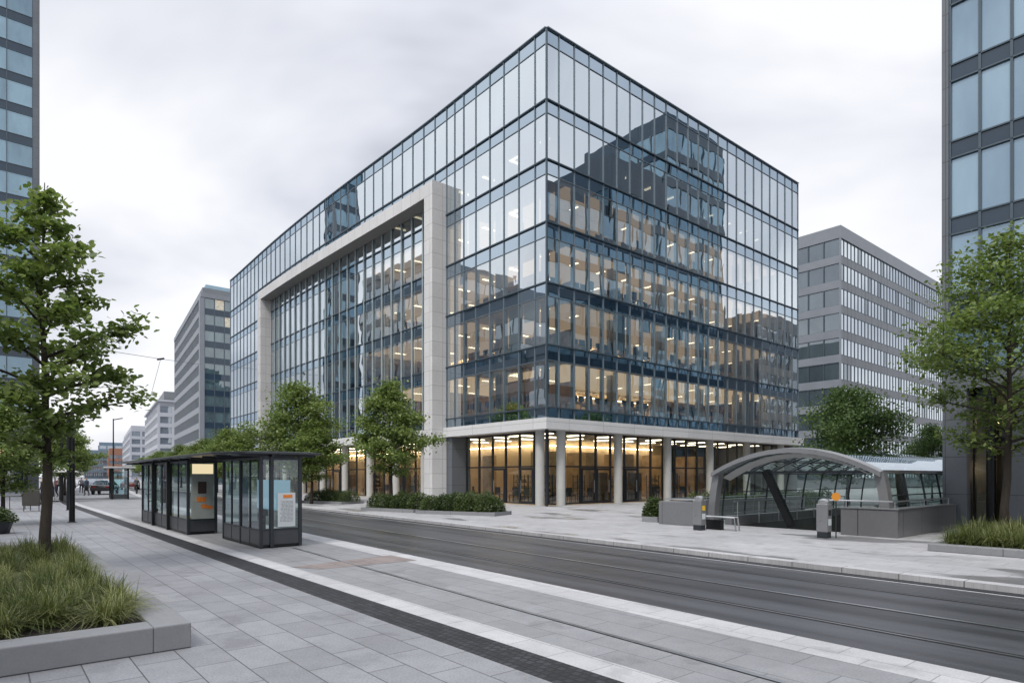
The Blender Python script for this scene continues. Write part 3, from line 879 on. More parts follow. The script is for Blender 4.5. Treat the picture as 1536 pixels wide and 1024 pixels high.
m.build('rack_frame', M['desk'], rk, fr='L')
m = MB()
for z in (.13,.53,.93,1.33):
    x = -.45
    while x < .4:
        w_ = rr.uniform(.06,.16); m.box(x, x+w_, -.12, .12, z, z+rr.uniform(.12,.3)); x += w_+.03
m.build('goods', M['wood'], rk, fr='L')
for i, (t, y) in enumerate([(3.9,-4.6),(4.2,-7.0),(3.7,-10),(4.3,-12.2),(4.0,-15),(4.4,-18.2),(4.1,-21.5),(5.4,-3.9),(7.2,-4.2),(6.4,-5.4),(13.8,-4),(17,-4),(21,-3.8),(25,-4),(28.5,-4)]):
    dup(rk, W(t, y, .11), ANG+(math.pi/2 if i < 7 else 0)+rr.uniform(-.3,.3))

# ------------------------------------------------------------------ generic blocks
def slab_block(root, t0, t1, d0, d1, z0, z1, mat, name='wall'):
    return MB().box(t0, t1, d0, d1, z0, z1).build(name, mat, root)
def wall_grid(root, p, q, flip, n, rows, pane, framem, bandm, pier=.12, proud=.06, bandp=.1, glass_in=.0, panes2=None, subdiv=1, name='window', cap=100, rail_=.05, lintel=True):
    """p->q in street frame, n bays, rows=[(z0,z1)] glass rows; the bands between are clad"""
    a, L = seg(p, q); nn = Vector((a.y, -a.x, 0))*flip
    at_ = lambda f, k=0: (p[0]+(q[0]-p[0])*f+nn.x*k, p[1]+(q[1]-p[1])*f+nn.y*k)
    gq = []; mu = MB(); bd = MB()
    for z0, z1 in rows:
        for i in range(n):
            f0, f1 = i/n, (i+1)/n
            j = lambda: random.uniform(-.004, .004)
            mk = pane if panes2 is None or random.random() > .12 else panes2
            gq.append(([(*at_(f0,j()),z0),(*at_(f1,j()),z0),(*at_(f1,j()),z1),(*at_(f0,j()),z1)], mk, wn(nn)))
        for z in (z0, z1): mu.bar((*at_(0,.03),z), (*at_(1,.03),z), .1, rail_)
    zs = sorted(rows)
    for i in range(n+1):
        mu.bar((*at_(i/n,proud/2),zs[0][0]), (*at_(i/n,proud/2),zs[-1][1]), pier, proud+.06, up=nn)
    allb = [(zs[i][1], zs[i+1][0]) for i in range(len(zs)-1)]
    for z0, z1 in allb:
        if z1-z0 > .12:
            a0, a1, b1, b0 = at_(0,bandp), at_(1,bandp), at_(1,-.12), at_(0,-.12)
            MB().prism([a0, a1, b1, b0], z0+.02, z1-.02).build('spandrel_band', bandm, root, fixn=True)
    mu.build('window_frame', framem, root, fixn=True)
    if bd.v: bd.build('spandrel_band', bandm, root, fixn=True)
    windows(root, gq, M, name=name, cap=cap)

# left glass tower
a_ = td(at(57.5, 76.0))
tw = thing('office_tower', W(a_[0]+4, a_[1]+4, 0), 'tall dark blue glass tower with pale panes at the left edge, behind the leafy tree', 'tower')
TH, FH = 66.0, 3.61
rows = [(9.8+FH*i, 9.8+FH*i+2.6) for i in range(15)]
slab_block(tw, a_[0]+.2, a_[0]+4.4, a_[1]+.2, a_[1]+5.2, 7.0, TH, M['clad'], 'core')
wall_grid(tw, (a_[0], a_[1]+.55), (a_[0], a_[1]+5.4), -1, 2, rows, 'pane_tower', M['mull'], M['spandrel2'], pier=.09, proud=.05, bandp=.03)
wall_grid(tw, (a_[0]+.3, a_[1]), (a_[0]+4.4, a_[1]), 1, 3, rows, 'pane_tower', M['mull'], M['spandrel2'], pier=.09, proud=.05, bandp=.03, cap=0)
MB().box(a_[0]-.15, a_[0]+.3, a_[1]-.12, a_[1]+.52, 7.0, TH+.5).build('corner_pier', M['grey_stone'], tw)
MB().box(a_[0]-.1, a_[0]+4.5, a_[1]-.1, a_[1]+5.5, 6.2, 7.0).build('entrance_fascia', M['grey_stone'], tw)
for y in (.55, 5.0): MB().box(a_[0]-.1, a_[0]+.9, a_[1]+y-.6, a_[1]+y+.45, 0, 6.2).build('column', M['grey_stone'], tw)
for y in (.55,): MB().box(a_[0]+3.4, a_[0]+4.4, a_[1]+y-.6, a_[1]+y+.45, 0, 6.2).build('column', M['grey_stone'], tw)
sh = MB()
for i in range(5): sh.box(a_[0]+1.2, a_[0]+1.3, a_[1]+1+i*1.2, a_[1]+1.08+i*1.2, 0, 6.2)
sh.box(a_[0]+1.2, a_[0]+1.32, a_[1]+.8, a_[1]+6.8, 2.9, 3.15)
sh.build('shopfront_frame', M['black'], tw)
MB().quad((a_[0]+1.4, a_[1]+.8, 0), (a_[0]+1.4, a_[1]+6.8, 0), (a_[0]+1.4, a_[1]+6.8, 6.2), (a_[0]+1.4, a_[1]+.8, 6.2)).build('shopfront_glass', M['pane_grey'], tw)
MB().box(a_[0]-1.2, a_[0]+.9, a_[1]+1.1, a_[1]+7.5, 3.9, 4.2).build('entrance_canopy', M['black'], tw)
MB().box(a_[0]+1.30, a_[0]+1.36, a_[1]+2.2, a_[1]+3.7, 4.4, 5.1).build('lit_sign', emit('lit_shop_sign', (1,.72,.42), 1.6), tw)

# low wing beside the tower (mostly outside the frame, seen mirrored in the glass)
for (t0, t1, d0, h, lb) in ((-55, -2, 36, 15.5, 'low grey office block across the tramway, mirrored in the corner building'),
                            (29, 43, 36, 20, 'lowest block of the terrace mirrored low in the corner glass'),
                            (43.3, 61, 35, 29.5, 'middle block of the terrace mirrored in the glass beside the stone frame'),
                            (61.3, 80, 33, 38, 'tallest block of the terrace mirrored inside the stone frame')):
    b = thing('office_building', W((t0+t1)/2, d0+8, 0), lb, 'office building')
    slab_block(b, t0, t1, d0+.1, d0+16, 0, h, M['clad'])
    nb = int((t1-t0)/2.2)
    wall_grid(b, (t0, d0), (t1, d0), 1, nb, [(1.2+3.6*i, 3.4+3.6*i) for i in range(int((h-1)/3.6))], 'pane_far', M['mull'], M['clad'], cap=0)
    wall_grid(b, (t0-.05, d0+.2), (t0-.05, d0+16), -1, 7, [(1.2+3.6*i, 3.4+3.6*i) for i in range(int((h-1)/3.6))], 'pane_far', M['mull'], M['clad'], cap=0)
    MB().box(t0, t1, d0-.1, d0+.1, h-.8, h+.4).build('parapet', M['clad'], b)

# right glass tower
a_ = (-19.68, -.20)
rt = thing('office_building', W(-22, -12, 0), 'glass office block with large pale blue panes and dark bands at the right edge', 'office building')
FH2 = 2.965*.872
zr0 = 1.85+(714-331)*24.65*21.5/24.65/946     # top of a dark band at the corner (v=331)
rows = []
z = zr0
rows = [(zr0+FH2*i, zr0+FH2*i+FH2-.56) for i in range(-2, 12)]
RH = zr0+FH2*12
t1_ = -42.5
slab_block(rt, t1_, a_[0]-.25, a_[1]-13, a_[1]-.25, rows[0][0]-.6, RH, M['clad'], 'core')
n_ = 27
wall_grid(rt, (a_[0]-.17, a_[1]), (t1_, a_[1]), 1, n_, rows, 'pane_right', M['mull'], M['spandrel2'], pier=.075, proud=.05, bandp=.03)
wall_grid(rt, (a_[0], a_[1]-.2), (a_[0], a_[1]-13), -1, 10, rows, 'pane_right', M['mull'], M['spandrel2'], pier=.075, proud=.05, bandp=.03, cap=0)
MB().box(a_[0]-.17, a_[0]+.06, a_[1]-.2, a_[1]+.08, rows[0][0]-.6, RH+.3).build('corner_pier', M['grey_stone'], rt)
zb_ = rows[0][0]-.6
gs = MB()
for i in range(5): gs.box(a_[0]-.02-i*1.82-.62, a_[0]-i*1.82+.05, a_[1]-.9, a_[1]+.06, .1, zb_)
gs.build('stone_pier', M['grey_stone'], rt, bevel=.015)
MB().box(t1_, a_[0]+.05, a_[1]-1, a_[1]+.05, zb_, zb_+.58).build('fascia', M['grey_stone'], rt)
MB().quad((t1_, a_[1]-.55, .1), (a_[0]-.7, a_[1]-.55, .1), (a_[0]-.7, a_[1]-.55, zb_), (t1_, a_[1]-.55, zb_)).build('shopfront_glass', M['glass_g'], rt)
m = MB()
for i in range(8): m.box(a_[0]-.75-i*1.82, a_[0]-.69-i*1.82, a_[1]-.62, a_[1]-.45, .1, zb_)
m.box(t1_, a_[0]-.7, a_[1]-.62, a_[1]-.48, 3.0, 3.12)
m.build('shopfront_frame', M['black'], rt)
MB().cyl(a_[0]-1.25, a_[1]-.25, .1, zb_, .14, n=16).build('column', M['black'], rt, smooth=True)
MB().box(t1_, a_[0]-.3, a_[1]-13, a_[1]-5, .1, zb_).build('core_wall', pbr('dark_lobby_wall', (.05,.045,.04), .6), rt)
MB().box(t1_, a_[0]-.3, a_[1]-13, a_[1]-.6, zb_-.3, zb_-.2).build('lobby_ceiling', pbr('dark_lobby_ceiling', (.12,.12,.12), .6), rt)
MB().box(a_[0]-.3, a_[0]-.1, a_[1]-13, a_[1]-.9, .1, zb_).build('side_wall', M['grey_stone'], rt)
m = MB()
for i in range(7): m.box(a_[0]-1.6-i*2, a_[0]-.9-i*2, a_[1]-2.6, a_[1]-2.45, 3.7, 3.78); m.box(a_[0]-1.5-i*2.1, a_[0]-1.15-i*2.1, a_[1]-4.6, a_[1]-4.5, 1.9, 2.3)
m.build('lobby_light', emit('lobby_light', (1,.72,.4), 5), rt)
# stepped tower behind it along the side street, reflected in the glass
st_ = thing('office_tower', W(-24, -40, 0), 'stepped blue glass tower behind the right hand block, mirrored in the corner building', 'tower')
for (d0, d1, h) in ((-17, -27, 31), (-27, -37, 37), (-37, -48.5, 45)):
    slab_block(st_, -18.9, -32, d0, d1, .1, h, M['spandrel2'])
    wall_grid(st_, (-18.95, d0+.1), (-32, d0+.1), 1, 6, [(1+3.3*i, 3.4+3.3*i) for i in range(int((h-1)/3.3))], 'pane_tower', M['mull'], M['spandrel2'], cap=0, pier=.15)
    wall_grid(st_, (-18.7, d0), (-18.7, d1), -1, 5, [(1+3.3*i, 3.4+3.3*i) for i in range(int((h-1)/3.3))], 'pane_tower', M['mull'], M['spandrel2'], cap=0, pier=.15)
b = thing('office_building', W(-25, -78, 0), 'low grey block at the far end of the side street, out beyond the stepped tower', 'office building')
slab_block(b, -19, -34, -58, -100, .1, 25, M['clad'])
wall_grid(b, (-18.8, -58), (-18.8, -100), -1, 20, [(1+3.3*i, 3.2+3.3*i) for i in range(7)], 'pane_far', M['mull'], M['clad'], cap=0, pier=.2)

# grey office block behind, right
p_ = at(1260, 87); a_ = td(p_)
gb = thing('office_building', W(a_[0]+10, a_[1]-10, 0), 'nine storey grey panel office block with ribbon windows behind the subway entrance', 'office building')
H_ = 36.4
FH3 = 3.42
rows = [(H_-1.75-FH3*i-2.3, H_-1.75-FH3*i) for i in range(10)]
slab_block(gb, a_[0]+.25, a_[0]+26, a_[1]-62, a_[1]-.25, .1, H_-.3, M['clad'], 'core')
wall_grid(gb, (a_[0]+.0, a_[1]), (a_[0]+26, a_[1]), -1, 12, rows, 'pane_grey', M['mull'], M['clad_l'], pier=.14, proud=.1, bandp=.16)
wall_grid(gb, (a_[0], a_[1]-.0), (a_[0], a_[1]-62), 1, 52, rows, 'pane_bright', M['mull'], M['clad'], pier=.16, proud=.03, bandp=.06, panes2='pane_grey', cap=0)
MB().box(a_[0]-.18, a_[0]+26, a_[1]-62, a_[1]+.18, H_-1.72, H_).build('parapet', M['clad_l'], gb)
MB().box(a_[0]-.17, a_[0]+.05, a_[1]-.05, a_[1]+.17, .1, H_-1.75).build('corner_trim', M['clad_l'], gb)
MB().box(a_[0]+.1, a_[0]+26, a_[1]-60, a_[1]-.1, .1, rows[-1][0]).build('base_wall', M['clad'], gb)

# block behind, left
p_ = at(302, 130); a_ = td(p_)
dirL = (.09, .9959)
lb_ = thing('office_building', p_, 'slender office block with ribbed grey side and dark glass end, left of the main building', 'office building')
H_ = 41.3
q1 = (a_[0]+52, a_[1]-5.8)        # runs with the bent street
rows = [(H_-2.6-3.36*i-2.1, H_-2.6-3.36*i) for i in range(12)]
MB().prism([(a_[0]+.3, a_[1]-.3), (q1[0], q1[1]-.3), (q1[0], q1[1]-18), (a_[0]+.3, a_[1]-18)], 0, H_-.4).build('core', M['clad'], lb_, fixn=True)
wall_grid(lb_, (a_[0], a_[1]), q1, -1, 36, rows, 'pane_grey', M['clad_l'], M['clad_l'], pier=.22, proud=.05, bandp=.10, cap=0)
wall_grid(lb_, (a_[0], a_[1]-.6), (a_[0], a_[1]-18), 1, 9, rows, 'pane_back', M['mull'], M['spandrel2'], pier=.16, proud=.06, bandp=.08)
MB().prism([(a_[0]-.3, a_[1]+.2), (q1[0], q1[1]+.2), (q1[0], q1[1]-18), (a_[0]-.3, a_[1]-18)], H_-2.55, H_-1.6).build('roof_band', M['clad_l'], lb_, fixn=True)
MB().prism([(a_[0]+.6, a_[1]-1), (q1[0], q1[1]-.6), (q1[0], q1[1]-18), (a_[0]+.6, a_[1]-18)], H_-1.6, H_+.4).build('roof_storey', M['pane_tower'], lb_, fixn=True)
MB().prism([(a_[0]-.25, a_[1]+.35), (a_[0]+.6, a_[1]+.35), (a_[0]+.6, a_[1]-.55), (a_[0]-.25, a_[1]-.55)], 0, H_-2.6).build('corner_pier', M['clad_l'], lb_, fixn=True)

# white building further on
def far_block(name, u, Y, h, du, depth, mat, panem, rows_h, label, nb, nb2, pier=.8, setback=True):
    p_ = at(u, Y); a = td(p_)
    o = thing(name, p_, label, 'building')
    q = (a[0]+depth, a[1]-depth*.115)
    MB().prism([(a[0]+.3, a[1]-.3), (q[0], q[1]-.3), (q[0], q[1]-du), (a[0]+.3, a[1]-du)], 0, h).build('wall', mat, o, fixn=True)
    rows = [(2+rows_h*i, 2+rows_h*i+rows_h*.62) for i in range(int((h-2)/rows_h))]
    wall_grid(o, a, q, -1, nb, rows, panem, mat, mat, pier=pier, proud=.3, bandp=.36, cap=20)
    wall_grid(o, a, (a[0], a[1]-du), 1, nb2, rows, panem, mat, mat, pier=pier, proud=.3, bandp=.36, cap=20)
    if setback:
        MB().prism([(a[0]-.6, a[1]+.6), (q[0], q[1]+.6), (q[0], q[1]-du), (a[0]-.6, a[1]-du)], h-.6, h).build('cornice', mat, o, fixn=True)
        MB().prism([(a[0]+2, a[1]-2), (q[0]-2, q[1]-2), (q[0]-2, q[1]-du), (a[0]+2, a[1]-du)], h, h+3.2).build('roof_storey', M['clad'], o, fixn=True)
    return o
far_block('apartment_building', 238, 215, 28, 26, 70, M['white_wall'], 'pane_far', 3.6, 'white building with rows of windows and a setback roof, down the street', 18, 6)
far_block('apartment_building', 196, 300, 26, 26, 110, M['white_wall'], 'pane_far', 3.8, 'small pale building beyond the white one, far down the street', 18, 6, setback=False)
M['bluegrey'] = pbr('blue_grey_far', (.16,.22,.28), .6, var=.1, vs=.05)
far_block('apartment_building', 163, 430, 21, 40, 60, M['copper'], 'pane_far', 4.0, 'reddish brick building at the end of the street', 10, 8, setback=False)
far_block('office_tower', 148, 520, 30, 34, 40, M['bluegrey'], 'pane_far', 4.5, 'blue grey tower closing the end of the street', 8, 6, setback=False)
far_block('office_tower', 126, 480, 22, 30, 40, M['bluegrey'], 'pane_far', 4.5, 'lower blue grey block at the end of the street, left of the tower', 8, 6, setback=False)

# ------------------------------------------------------------------ trees
def leaf_arrays(cent, size, rg, droop=.25):
    """one pointed, slightly folded leaf (6 verts, 2 quads) per centre"""
    n = len(cent)
    sz = size*rg.uniform(.65, 1.3, n)[:, None]
    th = rg.uniform(0, 2*np.pi, n); tilt = rg.normal(-droop, .45, n)
    a = np.stack([np.cos(th)*np.cos(tilt), np.sin(th)*np.cos(tilt), np.sin(tilt)], 1)
    r0 = rg.normal(0, 1, (n, 3))*.55; r0[:, 2] += 1.1
    b = np.cross(a, r0); b /= np.linalg.norm(b, axis=1)[:, None]
    c = np.cross(a, b)
    base = np.array([(-.5,0,0),(-.12,.36,.06),(.28,.27,.03),(.55,0,-.05),(.28,-.27,.03),(-.12,-.36,.06)])
    v = cent[:, None, :] + sz[:, None, :]*(base[None,:,0:1]*a[:,None,:] + base[None,:,1:2]*b[:,None,:] - base[None,:,2:3]*c[:,None,:])
    v = v.reshape(-1, 3)
    i = (np.arange(n)*6)[:, None]
    f = np.concatenate([i+np.array([0,1,2,3]), i+np.array([0,3,4,5])], 1).reshape(-1, 4)
    return v, f
def fast_mesh(name, v, f, mat, rnd=None):
    me = bpy.data.meshes.new(name)
    k = f.shape[1]
    me.vertices.add(len(v)); me.loops.add(f.size); me.polygons.add(len(f))
    me.vertices.foreach_set('co', v.astype(np.float32).ravel())
    me.loops.foreach_set('vertex_index', f.astype(np.int32).ravel())
    me.polygons.foreach_set('loop_start', np.arange(0, f.size, k, dtype=np.int32))
    if rnd is not None:
        at_ = me.attributes.new('rnd', 'FLOAT', 'POINT'); at_.data.foreach_set('value', rnd.astype(np.float32))
    me.materials.append(mat); me.update(calc_edges=True); me.validate()
    return me
def tree_meshes(seed, h, r, th, nleaf, lsize, trunk_r, mat, mat_b, top=.9, limbs=26, prof=None, loose=.5):
    rg = np.random.default_rng(seed); rn = random.Random(seed)
    tm = MB()
    lean = [(0,0,0)]; x = y = 0
    K = 10
    for i in range(1, K+1):
        x += rn.uniform(-.02,.02)*h*.35; y += rn.uniform(-.02,.02)*h*.35
        lean.append((x, y, h*.97*i/K))
    tr = [trunk_r*(1.0-.93*(i/K)**.85) for i in range(K+1)]; tr[0] *= 1.25
    tm.tube(lean, tr, n=10)
    def tp(z):
        f = max(0, min(K-.001, z/(h*.97)*K)); i = int(f); g = f-i
        return Vector(lean[i]).lerp(Vector(lean[i+1]), g)
    prof = prof or (lambda s: min(1, (s/.16)**.7)*(1-max(0,(s-.22)/.78)**1.25)*1.0+.04)
    cl = []; wt = []
    for i in range(limbs):
        s = (i+.4)/limbs
        z0 = th*.85+(h-th*.85)*s*.90
        ang = i*2.399+rn.uniform(-.5,.5)
        sp = max(0, min(1, (z0-th)/(h-th)+.06))
        L = r*prof(sp)*rn.uniform(.72, 1.12)
        if L < .12: continue
        rise = (.28+.5*sp)*L+rn.uniform(-.05,.15)*L
        p0 = tp(z0); dr = Vector((math.cos(ang), math.sin(ang), 0))
        pts = []
        for j in range(6):
            g = j/5
            pts.append(p0+dr*L*g+Vector((rn.uniform(-1,1),rn.uniform(-1,1),0))*.05*L*g+Vector((0,0,rise*g*(1.25-.35*g))))
        rb = max(.012, trunk_r*.42*(1-.75*s))
        tm.tube(pts, [rb*(1-.85*j/5) for j in range(6)], n=5, cap=False)
        for j in range(2, 6):
            cl.append(pts[j]); wt.append((.7+.1*j)*max(.22, L/r))
        for q in range(6):
            g = rn.uniform(.25, .95); b0 = pts[0].lerp(pts[5], g)
            b0 = pts[int(g*5)].lerp(pts[int(g*5)+1], g*5-int(g*5))
            a2 = ang+rn.choice((-1,1))*rn.uniform(.4,1.3)
            l2 = L*rn.uniform(.22,.45)
            b1 = b0+Vector((math.cos(a2), math.sin(a2), rn.uniform(.0,.75)))*l2
            tm.tube([b0, b0.lerp(b1,.5)+Vector((0,0,.04*l2)), b1], [rb*.35, rb*.25, .004], n=4, cap=False)
            cl += [b0.lerp(b1,.55), b1, b1+Vector((0,0,.1*l2))]; wt += [1*max(.22, L/r), 1.25*max(.22, L/r), .7*max(.22, L/r)]
    for i in range(8):
        z = h*rn.uniform(.82, 1.0); cl.append(tp(z)+Vector((rn.uniform(-.1,.1),rn.uniform(-.1,.1),0))*r*.4); wt.append(.25)
    cl = np.array([tuple(p) for p in cl]); wt = np.array(wt)*rg.uniform(.25, 1.6, len(wt))
    idx = rg.choice(len(cl), nleaf, p=wt/wt.sum())
    spread = r*.13*loose*2
    cen = cl[idx]+rg.normal(0, 1, (nleaf, 3))*np.array([spread, spread, spread*.5])
    cen[:, 2] = np.maximum(cen[:, 2], th*.82)
    v, f = leaf_arrays(cen, lsize, rg)
    clr = rg.uniform(0, 1, len(cl))
    rv = np.clip(.55*clr[idx]+.45*rg.uniform(0, 1, nleaf), 0, 1)
    me_c = fast_mesh('crown', v, f, mat, np.repeat(rv, 6))
    me_t = bpy.data.meshes.new('trunk'); me_t.from_pydata([tuple(p) for p in tm.v], [], tm.f); me_t.materials.append(mat_b); me_t.shade_smooth()
    return me_t, me_c
def place_tree(ms, loc, rz, sc, label, group=None, name='street_tree'):
    o = thing(name, loc, label, 'tree', group, rz=rz)
    o.scale = sc if isinstance(sc, tuple) else (sc,)*3
    for nm, me in zip(('trunk', 'crown'), ms):
        c = bpy.data.objects.new(nm, me); COL.objects.link(c); c.parent = o
    return o
GT = 'trees lining the tramway'
PC = lambda s: min(1, ((s+.02)/.2)**.6)*(1-max(0, (s-.2)/.8))**.9+.03
tA = tree_meshes(11, 7.6, 1.55, 2.5, 8600, .118, .11, M['leaf'], M['bark'], limbs=34, loose=.36, prof=PC)
place_tree(tA, pix(68, 862), 1.1, 1.0, 'large leafy tree in the grass planter at the left edge')
tB = tree_meshes(23, 8.6, 2.75, 2.6, 15500, .11, .115, M['leaf'], M['bark'], limbs=36, loose=.38, prof=PC)
place_tree(tB, at(1508, 17.0, .15), .4, 1.0, 'leafy tree in the grass planter at the right edge')
tC = tree_meshes(31, 7.6, 2.25, 2.2, 15000, .15, .13, M['leaf'], M['bark'], limbs=30, loose=.5, prof=PC)
tD = tree_meshes(47, 8.2, 2.6, 2.3, 15000, .16, .14, M['leaf'], M['bark'], limbs=30, loose=.55, prof=PC)
place_tree(tC, at(588, 33.0, .1), .3, (.86,.86,.92), 'neat conical tree in the low planter in front of the stone frame', GT)
place_tree(tD, at(446, 41.5, .1), 2.0, (1.0,1.0,1.0), 'broad tree in front of the glass facade, left of the conical tree, nearest the shelter', GT)
place_tree(tC, at(467, 40.0, .1), 4.0, (.8,.8,.72), 'lower tree just behind the shelter roof, overlapping the broad tree', GT)
tE = tree_meshes(59, 9.0, 4.0, 2.0, 17000, .22, .17, M['leaf2'], M['bark'], limbs=32, loose=.6)
place_tree(tE, at(1272, 38.0, .1), 1.0, (.66,.66,.80), 'dark spreading tree between the main building and the grey block')
place_tree(tE, at(1398, 46.0, .1), 2.6, (.38,.38,.62), 'dark tree beside the right edge tower, behind the subway canopy')
far = [(368, 52, .92, 'first'), (345, 60, .9, 'second'), (325, 68, .9, 'third'), (308, 76, .9, 'fourth'), (291, 86, .92, 'fifth'), (272, 98, .95, 'sixth'), (256, 112, .95, 'seventh'), (240, 130, 1.0, 'eighth'), (226, 150, 1.0, 'ninth'), (214, 175, 1.0, 'tenth')]
for i, (u, Y, s, w_) in enumerate(far):
    place_tree(tD if i % 2 else tC, at(u, Y, .1), i*1.7, (s*1.08, s*1.08, s*(.88 if i else .8)), w_+' tree beyond the shelter, counting from the main building down the far kerb', GT)
for i, (u, Y, s, lb2) in enumerate([(92, 50, .95, 'leafy tree behind the black posts, nearest of the left pavement row'), (96, 62, 1.0, 'second tree of the left pavement row behind the black posts'), (104, 78, 1.0, 'third tree of the left pavement row, by the street bend'), (112, 98, 1.05, 'fourth and farthest tree of the left pavement row'), (4, 24, .62, 'tree partly in view at the left edge beside the tower')]):
    place_tree(tC if i != 4 else tD, at(u, Y, 0), i*2.3+1, (s, s, s*.95), lb2, 'trees on the left pavement' if i < 4 else None)

# ------------------------------------------------------------------ planters, shrubs and grasses
def grass_mesh(poly_fn, n_tufts, blades, h, seed, mat, z, wid=.012):
    rg = np.random.default_rng(seed); rn = random.Random(seed)
    V = []; F = []; RN = []
    a0, a1, b0, b1, sp_ = poly_fn
    cs = []
    for i in range(int((a1-a0)/sp_)+1):
        for j in range(int((b1-b0)/sp_)+1):
            cs.append((min(a1, a0+(i+.5*(j%2))*sp_+rn.uniform(-.3,.3)*sp_), b0+j*sp_+rn.uniform(-.3,.3)*sp_))
    for (cx, cy) in cs:
        hh = h*rn.uniform(.65, 1.15); tone = rn.random()
        for b in range(blades):
            th = rn.uniform(0, 6.283); lean = rn.uniform(.2, 1.75); L = hh*rn.uniform(.6, 1.15)
            x, y = cx+rn.gauss(0,.07), cy+rn.gauss(0,.07)
            ca, sa = math.cos(th), math.sin(th); px_, py_ = -sa*wid/2, ca*wid/2
            o = len(V)
            for j in range(5):
                g = j/4
                rad = L*lean*.75*g**1.5; zz_ = L*(g*(1-.16*lean)-.55*lean*g*g*g*.75)
                wf = 1-.85*g**1.5
                V.append((x+ca*rad-px_*wf, y+sa*rad-py_*wf, z+zz_)); V.append((x+ca*rad+px_*wf, y+sa*rad+py_*wf, z+zz_))
            for j in range(4): F.append((o+2*j, o+2*j+1, o+2*j+3, o+2*j+2))
            rv = min(1, max(0, .45*tone+.42*rn.random()+(.4 if rn.random() < .16 else 0)))
            RN += [rv]*10
    v = np.array([tuple(W(*p)) for p in V])
    return fast_mesh('grass', v, np.array(F), mat, np.array(RN))
def planter(t0, t1, d0, d1, z0, z1, rim, mat, label, bevel=.015):
    o = thing('planter', W((t0+t1)/2, (d0+d1)/2, z0), label, 'planter')
    m = MB()
    m.box(t0, t1, d0, d0+rim, z0, z1); m.box(t0, t1, d1-rim, d1, z0, z1)
    m.box(t0, t0+rim, d0+rim, d1-rim, z0, z1); m.box(t1-rim, t1, d0+rim, d1-rim, z0, z1)
    m.build('rim', mat, o, bevel=bevel)
    MB().box(t0+rim, t1-rim, d0+rim, d1-rim, z0, z1-.05).build('soil', M['soil'], o)
    return o
def stuff(me, name, label, cat):
    o = bpy.data.objects.new(name, me); COL.objects.link(o); tag(o, label, cat, kind='stuff'); return o
planter(-19.3, -9.6, 23.2, 28.5, 0, .275, .36, M['granite_l'], 'long granite planter full of grasses and a tree, at the left front')
stuff(grass_mesh((-18.55,-10.1,23.8,28.0,.45), 0, 380, .53, 5, M['grassm'], .20, .013), 'grass', 'arching green ornamental grass filling the left front planter', 'grass')
planter(-31, -21.62, 2.6, 7.9, .1, .27, .3, M['granite_l'], 'low granite planter with grasses and a tree, at the right edge')
stuff(grass_mesh((-29,-22.0,3.1,7.55,.46), 0, 330, .64, 6, M['grassm'], .22, .015), 'grass', 'ornamental grass filling the right edge planter', 'grass')

def shrub_mesh(L, wd, h, seed, n, ls=.07):
    rg = np.random.default_rng(seed)
    k = max(3, int(L/.55))
    cx = np.linspace(-L/2+.3, L/2-.3, k)+rg.uniform(-.1,.1,k)
    hh = h*rg.uniform(.75, 1.1, k)
    i = rg.integers(0, k, n)
    u = rg.normal(0, 1, (n, 3)); u /= np.linalg.norm(u, axis=1)[:, None]; u[:, 2] = np.abs(u[:, 2])
    rad = rg.uniform(.7, 1.06, n)[:, None]
    c = u*rad*np.stack([np.full(n, .46), np.full(n, wd/2), hh[i]], 1)
    c[:, 0] += cx[i]
    v, f = leaf_arrays(c, ls, rg, droop=-.3)
    return fast_mesh('foliage', v, f, M['shrub'], np.repeat(rg.uniform(0, 1, n)*.6+.4*rg.uniform(0,1,k)[i], 6))
def hedge(a, b, wd, hh, label, n):
    p, q = W(*a, .1), W(*b, .1); v_ = q-p; L = v_.length
    o = thing('hedge', (p+q)/2, label, 'hedge', rz=math.atan2(v_.y, v_.x))
    f_ = bpy.data.objects.new('foliage', shrub_mesh(L, wd, hh, 5, n, .08)); COL.objects.link(f_); f_.parent = o
    m = MB()
    for i in range(int(L/.8)): m.tube([(-L/2+.4+i*.8,0,0),(-L/2+.4+i*.8,.03,hh*.7)], [.02,.01], n=5)
    m.build('stem', M['bark'], o, fr='L')
def px_planter(u0, v0, u1, v1, depth, h, sh, n, label, slabel):
    p = pix(u0, v0, .1); q = pix(u1, v1, .1)
    a = (q-p); L = a.length; rz = math.atan2(a.y, a.x); nn = Vector((-a.y, a.x, 0)).normalized()
    c = (p+q)/2+nn*depth/2; c.z = .1
    o = thing('planter', c, label, 'planter', rz=rz)
    m = MB(); r = .14
    m.box(-L/2, L/2, -depth/2, -depth/2+r, 0, h); m.box(-L/2, L/2, depth/2-r, depth/2, 0, h)
    m.box(-L/2, -L/2+r, -depth/2+r, depth/2-r, 0, h); m.box(L/2-r, L/2, -depth/2+r, depth/2-r, 0, h)
    m.build('rim', M['granite_l'], o, fr='L')
    MB().box(-L/2+r, L/2-r, -depth/2+r, depth/2-r, 0, h-.04).build('soil', M['soil'], o, fr='L')
    s = thing('shrub', c+Vector((0,0,h-.04)), slabel, 'shrub', rz=rz)
    me = shrub_mesh(L-.25, depth-.15, sh, int(u0), n)
    f_ = bpy.data.objects.new('foliage', me); COL.objects.link(f_); f_.parent = s
    m = MB(); rn_ = random.Random(int(u0))
    for i in range(max(3, int(L/.5))):
        x = -L/2+.4+i*.5; m.tube([(x,0,-.02),(x+rn_.uniform(-.1,.1),rn_.uniform(-.1,.1),sh*.7)], [.02,.008], n=5)
    m.build('stem', M['bark'], s, fr='L')
px_planter(541, 765, 620, 769, 1.7, .16, .85, 12000, 'low granite planter of clipped shrubs under the conical tree', 'clipped shrub row under the conical tree')
